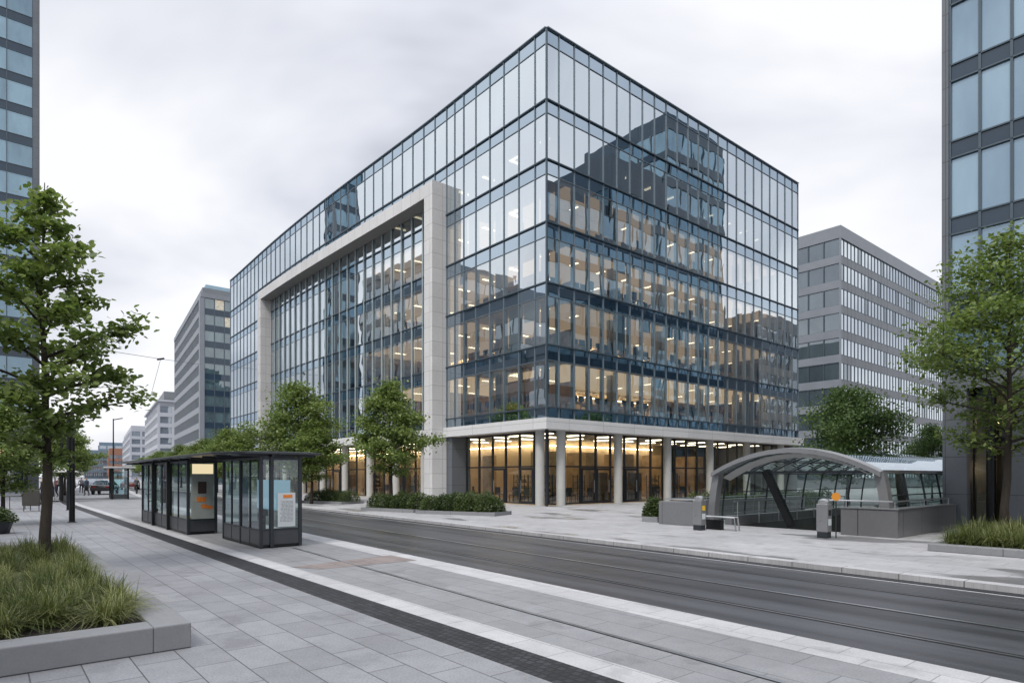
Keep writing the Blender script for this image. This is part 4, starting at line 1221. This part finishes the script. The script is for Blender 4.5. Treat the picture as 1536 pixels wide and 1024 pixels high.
px_planter(623, 770, 742, 774, 1.6, .16, .92, 17000, 'low granite planter of clipped shrubs in front of the stone frame pier', 'clipped shrub row in front of the stone frame pier')
px_planter(450, 753.5, 512, 756, 1.8, .16, .8, 10000, 'low granite planter just right of the tram shelter, across the road', 'dark clipped shrubs just right of the tram shelter, across the road')
px_planter(963, 782, 986, 783, .9, .2, .75, 5000, 'small granite planter left of the subway wall', 'round tuft of shrub left of the subway wall')

hedge((-10.2, .8), (-10.2, -13), .9, 1.0, 'long green hedge behind the subway canopy, seen through its glass', 22000)
# ------------------------------------------------------------------ tram shelter
shl = thing('tram_shelter', W(-2.5, 19.2, 0), 'dark metal and glass tram shelter with two glazed cabins under one flat roof', 'tram shelter')
ZR = 2.36
def cabin(t0, t1, d0, d1, posts_t, hb=.45):
    fr_ = MB(); pn = MB(); gl = []
    pw = .085
    for t in posts_t:
        fr_.box(t-pw/2, t+pw/2, d1-pw, d1, .02, ZR)
    for t in (t0, t1):
        fr_.box(t-pw/2, t+pw/2, d0, d0+pw, .02, ZR)
    fr_.box(t0, t1, d1-.06, d1-.005, ZR-.07, ZR-.01); fr_.box(t0, t1, d0+.01, d0+.07, ZR-.07, ZR-.01)
    for t in (t0, t1): fr_.box(t-.03, t+.03, d0, d1, ZR-.08, ZR-.012); fr_.box(t-.03, t+.03, d0+.05, d1-.05, hb, hb+.05)
    fr_.box(t0, t1, d1-.055, d1-.01, hb, hb+.04)
    fr_.build('frame', M['dark'], shl, bevel=.006)
    for a, b in zip(posts_t[:-1], posts_t[1:]):
        MB().box(a+pw/2+.004, b-pw/2-.004, d1-.05, d1-.02, .09, hb).build('base_panel', M['panel_grey'], shl)
        MB().quad((a+pw/2,d1-.035,hb+.04),(b-pw/2,d1-.035,hb+.04),(b-pw/2,d1-.035,ZR-.07),(a+pw/2,d1-.035,ZR-.07)).build('glass_pane', M['glass_s'], shl)
        if b-a > 1.1: MB().box((a+b)/2-.012, (a+b)/2+.012, d1-.06, d1-.01, .09, ZR-.07).build('glazing_bar', M['dark'], shl)
    for t in (t0, t1):
        MB().box(t-.02, t+.02, d0+pw, d1-pw, .09, hb).build('base_panel', M['panel_grey'], shl)
        MB().quad((t,d0+pw,hb+.05),(t,d1-pw,hb+.05),(t,d1-pw,ZR-.08),(t,d0+pw,ZR-.08)).build('glass_pane', M['glass_s'], shl)
    MB().box(t0+.02, t1-.02, d0+.02, d1-.02, .02, .09).build('plinth', M['black'], shl)
posts1 = [-4.9, -2.35, .2, 2.6]
cabin(-4.9, 2.6, 19.15, 20.05, posts1)
posts2 = [-10.25, -8.6, -7.0]
cabin(-10.25, -7.0, 18.45, 19.55, posts2)
MB().box(-10.31, -10.19, 19.20, 19.29, .02, ZR).build('post', M['dark'], shl, bevel=.006)
for t in (-2.35, .2): MB().box(t-.07, t+.07, 19.96, 20.12, .01, ZR).build('post', M['black'], shl, bevel=.006)
# backlit advert at the end of the first cabin (faces the camera)
tE_ = -4.95
MB().box(tE_, tE_-.03, 19.27, 19.93, .50, 2.26).build('poster_board', M['poster'], shl)
MB().box(tE_-.03, tE_-.035, 19.29, 19.91, 1.93, 2.24).build('poster_header', M['posterlit'], shl)
MB().box(tE_-.03, tE_-.036, 19.49, 19.74, 1.30, 1.68).build('poster_picture', M['brown'], shl)
m = MB(); m.box(tE_-.03, tE_-.037, 19.50, 19.78, 1.04, 1.19); m.build('poster_logo', M['orange'], shl)
m = MB()
m.lathe(0, 0, [(.0,0),(.06,.005),(.06,.0)], 10)
m = MB(); c_ = [(19.40+.10*math.cos(a)*1.1, .86+.06*math.sin(a)) for a in np.linspace(0, 6.283, 14)[:-1]]
m.quad(*[(tE_-.036, y, z_) for y, z_ in c_]); c_ = [(19.56+.09*math.cos(a)*1.1, .90+.07*math.sin(a)) for a in np.linspace(0, 6.283, 14)[:-1]]
m.quad(*[(tE_-.037, y, z_) for y, z_ in c_]); m.build('poster_print', M['orange'], shl)
# white timetable sheet in the second cabin's end glass
m = MB(); m.box(-10.30, -10.31, 18.64, 19.10, .54, 1.42); m.build('timetable', M['paper'], shl)
m = MB(); m.box(-10.31, -10.316, 18.72, 18.96, 1.29, 1.37); m.build('timetable_header', M['orange'], shl)
m = MB(); rn = random.Random(2)
z_ = 1.2
while z_ > .66:
    y = 18.70
    while y < 19.0:
        l = rn.uniform(.03,.1); m.box(-10.31, -10.313, y, min(y+l, 19.04), z_, z_+.010); y += l+.02
    z_ -= .035
m.build('timetable_text', M['ink'], shl)
m = MB(); m.box(-9.9, -7.3, 18.62, 18.66, .9, 1.75); m.build('information_screen', M['posterscr'], shl)
m = MB(); m.box(-9.8, -9.0, 18.6, 18.64, 1.0, 1.6); m.box(-8.1,-7.5,18.6,18.64,.7,1.2); m.build('notice_board', M['panel_grey'], shl)
m = MB(); m.box(-3.9, 1.6, 19.5, 19.85, .42, .47); m.box(-3.5,-3.4,19.55,19.8,.02,.42); m.box(1.2,1.3,19.55,19.8,.02,.42); m.build('bench', M['wood'], shl)
# column between the cabins
for (t, d_) in ((-5.9, 18.6), (-6.5, 18.25), (4.6, 18.9)):
    MB().box(t-.09, t+.09, d_-.09, d_+.09, .01, ZR+.02).build('column', M['black'], shl, bevel=.01)
rf = MB()
rf.prism([(-10.45, 18.0), (-10.45, 19.95), (-9.5, 20.5), (6.6, 20.45), (6.6, 18.0)], ZR+.055, ZR+.115)
rf.build('roof', M['roof_sh'], shl, fixn=True, bevel=.01)
rb_ = MB()
for t in np.arange(-10.2, 6.6, 1.4): rb_.box(t-.04, t+.04, 18.1, 20.2, ZR+.0, ZR+.053)
rb_.box(-10.4, 6.5, 19.2, 19.28, ZR+.002, ZR+.051)
rb_.build('roof_rib', M['dark'], shl)
MB().prism([(-10.3, 18.12), (-10.3, 19.8), (-7.0, 19.8), (-7.0, 18.12)], ZR+.116, ZR+.135).build('roof_light', M['glass_s'], shl, fixn=True)

# farther shelter
fs = thing('tram_shelter', at(180, 52, 0), 'small distant tram shelter with pale roof and glass end', 'tram shelter', rz=ANG-.09)
MB().box(-3.2, 3.6, -.9, 1.2, 2.5, 2.62).build('roof', M['canopy_pale'], fs, fr='L')
m = MB(); [m.box(x-.06, x+.06, y-.06, y+.06, 0, 2.5) for x in (-1.4, 0, 2.6) for y in (-.5, .6)]; m.build('post', M['black'], fs, fr='L')
m = MB(); m.quad((-1.4,-.5,.4),(-1.4,.6,.4),(-1.4,.6,2.3),(-1.4,-.5,2.3)); m.quad((-1.4,.6,.4),(2.6,.6,.4),(2.6,.6,2.3),(-1.4,.6,2.3)); m.build('glass_pane', clear_glass('aqua_glass', (.5,.8,.85), .2), fs, fr='L')
m = MB(); m.box(-1.42,-1.38,-.5,.6,.05,.4); m.box(-1.4,2.6,.58,.62,.05,.4); m.build('base_panel', M['panel_grey'], fs, fr='L')

# ------------------------------------------------------------------ subway entrance
sub = thing('subway_entrance', W(-16.85, 0, .1), 'low arched glass and steel canopy over the subway stairs', 'subway entrance')
TC = -16.72
def prof(n=9):
    # right half from ground up to apex: (offset from centre, z)
    leg = [(2.84, .12), (2.81, .7), (2.74, 1.3), (2.62, 1.98)]
    arch = []
    for i in range(1, n+1):
        x = 2.62*(1-i/n)
        arch.append((x, 1.98+.78*(1-(x/2.62)**2)))
    return leg, arch
leg, arch = prof()
full = [(TC-x, z) for x, z in leg+arch] + [(TC+x, z) for x, z in (leg+arch)[::-1][1:]]
D0, D1 = 4.62, -8.2
rim_outer = [(TC-x*1.0, z) for x, z in [leg[-1]]+arch] + [(TC+x, z) for x, z in ([leg[-1]]+arch)[::-1][1:]]
# front arch rim: wide sloping band
def band_strip(m, pts, d_a, d_b, th, dz_a=0, dz_b=0, oa=0, ob=0):
    n = len(pts); vs = []
    for (t, z) in pts:
        s = (t-TC)/2.7
        for (d_, dz, o) in ((d_a, dz_a, oa), (d_b, dz_b, ob)):
            vs.append((t+s*o, d_, z+dz)); vs.append((t+s*o, d_, z+dz-th))
    fs_ = []
    for i in range(n-1):
        a, b = i*4, (i+1)*4
        fs_ += [(a, b, b+2, a+2), (a+1, a+3, b+3, b+1), (a, a+1, b+1, b), (a+2, b+2, b+3, a+3)]
    fs_ += [(0, 2, 3, 1), (4*(n-1), 4*(n-1)+1, 4*(n-1)+3, 4*(n-1)+2)]
    m.add(vs, fs_)
m = MB(); band_strip(m, rim_outer, D0+.30, D0-.15, .15, 0.0, .04, .18, .12)
m.build('arch_rim', M['canopy_frame'], sub, fixn=True, smooth=True)
m = MB(); band_strip(m, [(TC+(t-TC)*.965, z-.16) for t, z in rim_outer], D0-.10, D0-.55, .03, 0, -.10)
m.build('arch_lining', M['canopy_pale'], sub, fixn=True, smooth=True)
m = MB()
for s in (-1, 1):
    P_ = [(TC+s*x, z) for x, z in leg]
    vs = []
    for (t, z) in P_:
        for dd in (D0+.12, D0-.18):
            vs.append((t+s*.20, dd, z)); vs.append((t-s*.06, dd, z))
    n = len(P_); fs_ = []
    for i in range(n-1):
        a, b = i*4, (i+1)*4
        fs_ += [(a, b, b+1, a+1), (a+2, a+3, b+3, b+2), (a, a+2, b+2, b), (a+1, b+1, b+3, a+3)]
    fs_ += [(0,1,3,2), (4*(n-1),4*(n-1)+2,4*(n-1)+3,4*(n-1)+1)]
    m2 = MB(); m2.add(vs, fs_); m2.build('leg', M['canopy_frame'], sub, fixn=True)
# ribs
nrib = 9
for i in range(nrib):
    d_ = D0-.5-(D0-.5-D1)*i/(nrib-1)
    m = MB(); m.tube([(t, d_, z-.03) for t, z in full], .032, n=6); m.build('rib', M['dark'], sub, smooth=True)
# purlins
m = MB()
for t, z in [full[i] for i in (2, 3, 6, 8, 10, 12, 14, 16, 18, 21, 22)]:
    m.tube([(t, D0-.1, z-.03), (t, D1, z-.03)], .02, n=5)
m.build('purlin', M['dark'], sub)
for s in (-1, 1):
    m = MB(); m.bar((TC+s*2.66, D0-.1, 1.99), (TC+s*2.72, D1, 1.99), .10, .10); m.build('eaves_beam', M['canopy_frame'], sub, fixn=True)
# glazing: roof shell and side walls
m = MB(); vs = []; rf_ = rim_outer
for t, z in rf_: vs += [(t, D0-.1, z+.01), (t, D1, z+.01)]
m.add(vs, [(2*i, 2*i+2, 2*i+3, 2*i+1) for i in range(len(rf_)-1)]); m.build('roof_glass', clear_glass('canopy_roof_glass', (.80,.88,.86), .22, 2.5), sub)
for s in (-1, 1):
    m = MB(); vs = []
    for x, z in leg: vs += [(TC+s*x, D0-.2, z), (TC+s*x, D1, z)]
    m.add(vs, [(2*i, 2*i+2, 2*i+3, 2*i+1) for i in range(3)]); m.build('side_glass', M['glass_c'], sub)
m = MB(); m.add([(t, D1, z) for t, z in full], [tuple(range(len(full)))]); m.build('end_glass', M['glass_c'], sub)
# cross beam and slanting prop
m = MB(); m.bar((TC-2.55, 3.3, 2.0), (TC+2.55, 3.3, 2.0), .08, .07); m.build('tie_beam', M['dark'], sub, fixn=True)
pa = td(pix(1166, 790, .1)); 
m = MB(); m.bar((pa[0]-.25, 3.4, .1), (pa[0]+.75, 3.3, 2.05), .24, .20, up=(0,1,0)); m.build('prop', M['black'], sub, fixn=True)
m = MB(); m.bar((-18.6, .2, .1), (-18.4, .2, 2.3), .22, .22, up=(0,1,0)); m.build('prop', M['black'], sub, fixn=True)
for (tt, dd) in ((-18.35, 1.2), (-18.15, 1.2)):
    m = MB(); m.lathe(tt, dd, [(.0,1.78),(.05,1.79),(.07,1.84),(.05,1.89),(0,1.90)], 12); m.build('spot_lamp', M['whitelamp'], sub)
# stairs
stt = MB()
ns = 17
for i in range(ns):
    z1 = .08-.17*(i+1)+.17*0
    stt.box(HT0+.02, HT1-.02, HD1-.30*(i+1), HD1-.30*i, z1-.6, z1)
stt.build('stair', pbr('stair_stone', (.20,.20,.20), .7), sub)
sw = MB()
sw.box(HT0-.15, HT0, HD0-.1, HD1+.1, -4, .09); sw.box(HT1, HT1+.15, HD0-.1, HD1+.1, -4, .09)
sw.box(HT0, HT1, HD0-.15, HD0, -4, .09)
sw.build('stairwell_wall', pbr('stairwell_wall', (.10,.105,.105), .6), sub)
MB().box(HT0-.1, HT1+.1, HD0-.1, HD1, -3.9, -3.8).build('landing', M['granite'], sub)
# inner kerb walls with handrails
for s, tt in ((1, HT1+.16), (-1, HT0-.16)):
    m = MB(); m.box(tt-.13, tt+.13, HD0-.3, HD1-.1, .1, .42); m.build('stair_kerb', M['granite'], sub, bevel=.01)
    m = MB(); m.tube([(tt-s*.25, HD1-.1, .95), (tt-s*.25, HD0, .95)], .024); m.tube([(tt-s*.25, HD1-.1, .55), (tt-s*.25, HD0, .55)], .016)
    for dd in np.arange(HD0, HD1, 1.5): m.tube([(tt-s*.25, dd, .1), (tt-s*.25, dd, .95)], .02)
    m.build('handrail', M['steel'], sub, smooth=True)
# granite upstand walls
gw = thing('granite_wall', W(-13.2, 5.3, .1), 'low dark granite wall to the left of the subway canopy, with a steel handrail', 'wall')
m = MB(); m.box(-14.05, -12.35, 5.55, 5.85, .1, .93); m.box(-12.65, -12.35, -5, 5.55, .1, .93); m.build('wall', M['granite'], gw, bevel=.012)
m = MB(); m.tube([(-14.0, 5.7, 1.02), (-12.5, 5.7, 1.02), (-12.5, -5, 1.02)], .025)
for p in ((-13.9,5.7),(-12.5,5.7),(-12.5,3),(-12.5,0),(-12.5,-3)): m.tube([(*p,.93),(*p,1.02)], .015)
m.build('handrail', M['steel'], gw)
gw = thing('granite_wall', W(-19.2, 5.0, .1), 'polished granite wall corner with steel coping at the right of the subway stairs', 'wall')
m = MB(); m.box(-20.05, -18.5, 4.85, 5.13, .1, .90); m.box(-20.05, -19.77, -.1, 4.85, .1, .90); m.build('wall', M['granite_d'], gw, bevel=.01)
m = MB(); m.box(-20.08, -18.48, 4.82, 5.16, .90, .93); m.box(-20.08, -19.74, -.1, 4.82, .90, .93); m.build('coping', M['steel'], gw)
m = MB(); m.tube([(-18.0, 4.95, 1.12), (-19.85, 4.95, 1.12), (-19.9, -.1, 1.12)], .024)
for p in ((-18.6,4.98),(-19.9,4.9),(-19.9,2.5),(-19.9,.2)): m.tube([(*p,.92),(*p,1.12)], .015)
m.build('handrail', M['steel'], gw)
# ticket pillars
def pillar(u, v, label, yellow):
    p = pix(u, v, .1); t, d_ = td(p)
    o = thing('ticket_machine', p, label, 'ticket machine', rz=ANG)
    m = MB()
    m.prism([(-.14,-.14),(.14,-.14),(.14,.14),(-.14,.14)], 0, .16)
    m.build('plinth', M['dark'], o, fr='L', bevel=.01)
    m = MB(); m.box(-.16,.16,-.15,.15,.16,.98); m.build('body', M['canopy_frame'], o, fr='L', bevel=.03)
    m = MB(); m.lathe(0,0,[(.15,.98),(.165,1.02),(.15,1.08),(.06,1.12)],14); m.build('cap', M['steel'], o, fr='L', smooth=True)
    m = MB(); m.box(-.166,-.16,-.08,.08,.64,.80); m.build('panel', M['yellow'] if yellow else M['screen'], o, fr='L')
    m = MB(); m.box(-.167,-.16,-.09,.09,.36,.54); m.build('notice', M['paper'], o, fr='L')
    return o
pillar(1049, 794.5, 'grey ticket machine with a yellow sticker beside the left granite wall', True)
pillar(1236, 806, 'grey ticket machine with a pale screen beside the right granite wall', False)
# bench like barrier by the left pillar
o = thing('barrier', pix(1072, 793, .1), 'low steel barrier rail beside the left ticket machine', 'barrier', rz=ANG)
m = MB(); m.tube([(-.9,0,0),(-.85,0,.42),(.45,0,.42)], .025); m.tube([(-.9,.22,0),(-.85,.22,.42),(.45,.22,.42)], .025); m.box(-.85,.45,-.02,.24,.40,.43)
m.build('rail', M['steel'], o, fr='L')
MB().box(-.35,.2,.02,.2,.0,.32).build('foot', M['black'], o, fr='L')
o = thing('warning_lamp', pix(1254, 806, .1), 'round amber lamp on a thin post beside the right ticket machine', 'lamp', rz=0)
m = MB(); m.tube([(0,0,0),(0,0,1.05)], .018); m.build('post', M['dark'], o, fr='L')
m = MB(); m.tube([(0,-.03,1.17),(0,.03,1.17)], .115, n=20); m.build('disc', M['amber'], o, fr='L')

# ------------------------------------------------------------------ posts, wires, cafe, cars, people
for i, (u, v, r_, h_, lb2) in enumerate(((108, 783, .105, 4.3, 'thick black post on the left pavement, nearest of the row'), (102.5, 765, .085, 5.2, 'slimmer black post just behind the thick one'), (93, 752, .09, 5.2, 'third black post on the left pavement, half behind the trunk'))):
    p = pix(u, v); o = thing('street_post', p, lb2, 'post', 'black posts on the left pavement')
    MB().cyl(0,0,.03,h_, r_, r_*.94, n=18).build('shaft', M['black'], o, fr='L', smooth=True)
    MB().cyl(0,0,0,.03, r_*1.5, r_*1.35, n=18).build('base_plate', M['dark'], o, fr='L')
lp = thing('street_lamp', at(170, 62, 0), 'thin distant street lamp on the platform beyond the shelter', 'street lamp')
MB().cyl(0,0,0,7.5,.08,.05,n=10).build('pole', M['black'], lp, fr='L')
m = MB(); m.bar((0,0,7.4),(.9,0,7.55),.12,.07); m.build('lamp_head', M['dark'], lp, fr='L', fixn=True)
# catenary
wr = thing('overhead_wire', W(60, 14, 13), 'thin overhead tram wires crossing the sky left of the main building', 'wire')
m = MB()
pW1, pW2, pW3 = at(120, 62, 14.6), at(241, 74, 15.6), at(330, 95, 18.6)
def wtd(p): a = td(p); return (a[0], a[1], p.z)
m.tube([wtd(pW1), wtd(pW2), wtd(at(303, 128, 24.5))], .025, n=4)
m.tube([wtd(pW2), wtd(at(226, 80, 12.0))], .02, n=4)
m.tube([wtd(at(120, 60, 10.2)), wtd(at(212, 60, 10.45))], .02, n=4)
m.build('wire', M['dark'], wr)
m = MB(); m.tube([wtd(at(236, 74, 15.55)), wtd(at(246, 74, 15.65))], .12, n=8); m.build('insulator', M['dark'], wr)

def car(loc, rz, paint, label):
    o = thing('parked_car', loc, label, 'car', rz=rz)
    prof_ = [(-2.15,.35),(-2.2,.75),(-2.05,.95),(-1.55,1.0),(-1.0,1.42),(.55,1.45),(1.25,1.0),(2.0,.86),(2.2,.62),(2.15,.35)]
    m = MB(); n = len(prof_); vs = []
    for s in (-1, 1):
        for x, z in prof_: vs.append((x, s*(.88 if z < 1.05 else .66), z))
    m.add(vs, [tuple(range(n))[::-1], tuple(range(n, 2*n))]+[(i, (i+1)%n, n+(i+1)%n, n+i) for i in range(n)])
    b = m.build('body', paint, o, fr='L', bevel=.06, fixn=True)
    m = MB()
    for s in (-1, 1): m.quad((-1.25,s*.87,1.06),(1.0,s*.87,1.06),(.5,s*.70,1.38),(-.9,s*.70,1.38))
    m.quad((-1.62,-.7,1.04),(-1.62,.7,1.04),(-1.08,.6,1.42),(-1.08,-.6,1.42)); m.quad((1.28,-.7,1.04),(1.28,.7,1.04),(.66,.6,1.43),(.66,-.6,1.43))
    m.build('window', M['pane_grey'], o, fr='L')
    for x in (-1.35, 1.35):
        for s in (-1, 1):
            m = MB(); m.tube([(x, s*.70, .32), (x, s*.92, .32)], .32, n=18); w_ = m.build('wheel', M['black'], o, fr='L')
            m = MB(); m.tube([(x, s*.90, .32), (x, s*.93, .32)], .19, n=12); m.build('rim', M['steel'], w_, fr='L')
    for s in (-1, 1):
        m = MB(); m.box(-2.23,-2.15,s*.62-.15,s*.62+.15,.68,.82); m.build('tail_light', pbr('tail_red', (.3,.01,.01), .3), o, fr='L')
        m = MB(); m.box(2.1,2.2,s*.62-.15,s*.62+.15,.62,.74); m.build('headlight', M['steel'], o, fr='L')
car(at(158, 66), R(112), pbr('car_black', (.01,.01,.012), .2, coat=1), 'black car in the distant street left of the far shelter')
car(at(144, 84), R(112), pbr('car_white', (.55,.56,.58), .25, coat=1), 'pale car behind the black one in the distant street')
car(at(137, 104), R(112), pbr('car_grey', (.12,.12,.13), .25, coat=1), 'grey car farthest down the street')
car(at(196, 88), R(112), pbr('car_red', (.18,.03,.02), .25, coat=1), 'dark red car beyond the far shelter')

def person(loc, rz, top, legs, label, stride=.22):
    # one continuous skinned body; clothes as a second child
    me = bpy.data.meshes.new('person')
    J = {'pel':(0,0,.93),'che':(0,0,1.32),'nec':(0,.01,1.50),'hd':(0,.02,1.60),'ht':(0,.02,1.74),
         'lk':(.10,stride*.6,.50),'lf':(.10,stride*.5-.02,.08),'lt':(.10,stride*.5+.14,.04),'rk':(-.10,-stride*.2,.50),'rf':(-.10,-stride*.9,.10),'rt':(-.10,-stride*.9+.14,.04),
         'lh':(.10,0,.88),'rh':(-.10,0,.88),'ls':(.19,0,1.42),'le':(.25,-.06,1.14),'lw':(.24,.06,.90),'lha':(.24,.10,.80),'rs':(-.19,0,1.42),'re':(-.25,.02,1.14),'rw':(-.24,.12,.92),'rha':(-.24,.16,.83)}
    E_ = [('pel','che'),('che','nec'),('nec','hd'),('hd','ht'),('pel','lh'),('lh','lk'),('lk','lf'),('lf','lt'),('pel','rh'),('rh','rk'),('rk','rf'),('rf','rt'),('che','ls'),('ls','le'),('le','lw'),('lw','lha'),('che','rs'),('rs','re'),('re','rw'),('rw','rha')]
    rad = {'pel':.14,'che':.15,'nec':.06,'hd':.085,'ht':.07,'lk':.07,'lf':.05,'lt':.045,'rk':.07,'rf':.05,'rt':.045,'lh':.10,'rh':.10,'ls':.07,'le':.05,'lw':.035,'lha':.04,'rs':.07,'re':.05,'rw':.035,'rha':.04}
    ks = list(J); me.from_pydata([J[k] for k in ks], [(ks.index(a), ks.index(b)) for a, b in E_], [])
    o = bpy.data.objects.new('person', me); COL.objects.link(o); o.location = loc; o.rotation_euler = (0,0,rz)
    md = o.modifiers.new('skin', 'SKIN')
    for i, k in enumerate(ks):
        me.skin_vertices[0].data[i].radius = (rad[k], rad[k]*.85)
    me.skin_vertices[0].data[0].use_root = True
    o.modifiers.new('sub', 'SUBSURF').levels = 1
    o.modifiers['sub'].render_levels = 1
    m_, t_, out_ = newmat('clothes')
    p_ = t_.nodes.new('ShaderNodeBsdfPrincipled'); sp_ = t_.nodes.new('ShaderNodeSeparateXYZ'); t_.links.new(coords(t_,'Object'), sp_.inputs[0])
    cr2 = t_.nodes.new('ShaderNodeValToRGB'); cr2.color_ramp.interpolation = 'CONSTANT'
    cr2.color_ramp.elements[0].color = tuple(legs)+(1,); cr2.color_ramp.elements[1].position = .5; cr2.color_ramp.elements[1].color = tuple(top)+(1,)
    e1 = cr2.color_ramp.elements.new(.75); e1.color = (.45,.28,.2,1); e2 = cr2.color_ramp.elements.new(.84); e2.color = (.03,.02,.015,1)
    dv_ = N(t_, 'ShaderNodeMath', operation='DIVIDE', i_1=2.0); t_.links.new(sp_.outputs[2], dv_.inputs[0]); t_.links.new(dv_.outputs[0], cr2.inputs[0])
    t_.links.new(cr2.outputs[0], p_.inputs['Base Color']); p_.inputs['Roughness'].default_value = .8; t_.links.new(p_.outputs[0], out_.inputs[0])
    me.materials.append(m_)
    tag(o, label, 'person')
person(at(74, 50), .4, (.03,.04,.08), (.02,.02,.025), 'distant pedestrian in dark blue on the left pavement beside the tree trunk')
person(at(83, 56), 2.4, (.25,.05,.04), (.03,.03,.05), 'distant pedestrian in a red top on the left pavement')
person(at(122, 70), .4, (.25,.25,.27), (.03,.03,.05), 'distant pedestrian in grey near the road bend')

person(at(64, 44), 1.9, (.03,.03,.03), (.02,.02,.03), 'distant pedestrian in black on the left pavement, left of the tree trunk')
person(at(88, 66), .2, (.35,.33,.30), (.03,.04,.07), 'distant pedestrian in a beige coat on the left pavement')
person(at(130, 60), 2.9, (.03,.05,.09), (.02,.02,.02), 'distant pedestrian in navy on the platform left of the far shelter')
person(at(205, 66), .9, (.09,.10,.11), (.02,.02,.02), 'distant pedestrian in dark grey right of the far shelter')
def chair_big(loc, rz, label):
    o = thing('armchair', loc, label, 'chair', rz=rz)
    m = MB(); prof_ = [(-.42,.28),(-.44,.9),(-.36,1.1),(-.2,1.18),(.2,1.18),(.36,1.1),(.44,.9),(.42,.28)]
    n = len(prof_); m.add([(x,-.3,z) for x,z in prof_]+[(x,-.22,z) for x,z in prof_], [tuple(range(n)), tuple(range(n,2*n))[::-1]]+[(i,n+i,n+(i+1)%n,(i+1)%n) for i in range(n)])
    m.build('backrest', M['desk'], o, fr='L', fixn=True, bevel=.02)
    MB().box(-.40,.40,-.22,.42,.34,.46).build('seat', M['desk'], o, fr='L', bevel=.03)
    for x in (-.36,.36):
        for y in (-.24,.36): MB().cyl(x,y,0,.34,.018,.025,n=8).build('leg', M['black'], o, fr='L')
chair_big(pix(51, 766), R(10), 'large dark rounded armchair on the left pavement beside the trunk')
ct = thing('cafe_table', pix(26, 763), 'low dark cafe table with thin legs on the left pavement', 'table', rz=.3)
MB().box(-.55,.55,-.4,.4,.70,.74).build('table_top', M['desk'], ct, fr='L')
for x in (-.5,.5):
    for y in (-.35,.35): MB().cyl(x,y,0,.70,.02,n=8).build('leg', M['black'], ct, fr='L')
pr = thing('parasol', at(82, 46), 'pale parasol over the cafe seats behind the trunk', 'parasol')
m = MB(); m.lathe(0,0,[(1.5,2.15),(1.48,2.19),(.8,2.42),(.05,2.62)],12); m.build('canopy', M['canopy_pale'], pr, fr='L')
MB().cyl(0,0,0,2.6,.025,n=8).build('pole', M['steel'], pr, fr='L')
MB().cyl(0,0,0,.06,.3,n=14).build('base', M['dark'], pr, fr='L')
# small planter with rock at the left edge
lp2 = thing('planter', pix(-6, 800), 'dark planter tub with a bushy plant at the left edge, before the cafe', 'planter')
MB().lathe(0,0,[(.34,0),(.45,.35),(.45,.4),(.40,.4)],16).build('tub', M['dark'], lp2, fr='L')
s = thing('shrub', pix(-6, 800)+Vector((0,0,.35)), 'bushy green plant in the dark tub at the left edge', 'shrub')
f_ = bpy.data.objects.new('foliage', shrub_mesh(1.0, .9, .55, 77, 1800)); COL.objects.link(f_); f_.parent = s
MB().tube([(0,0,-.05),(0,0,.4)], [.03,.01]).build('stem', M['bark'], s, fr='L')
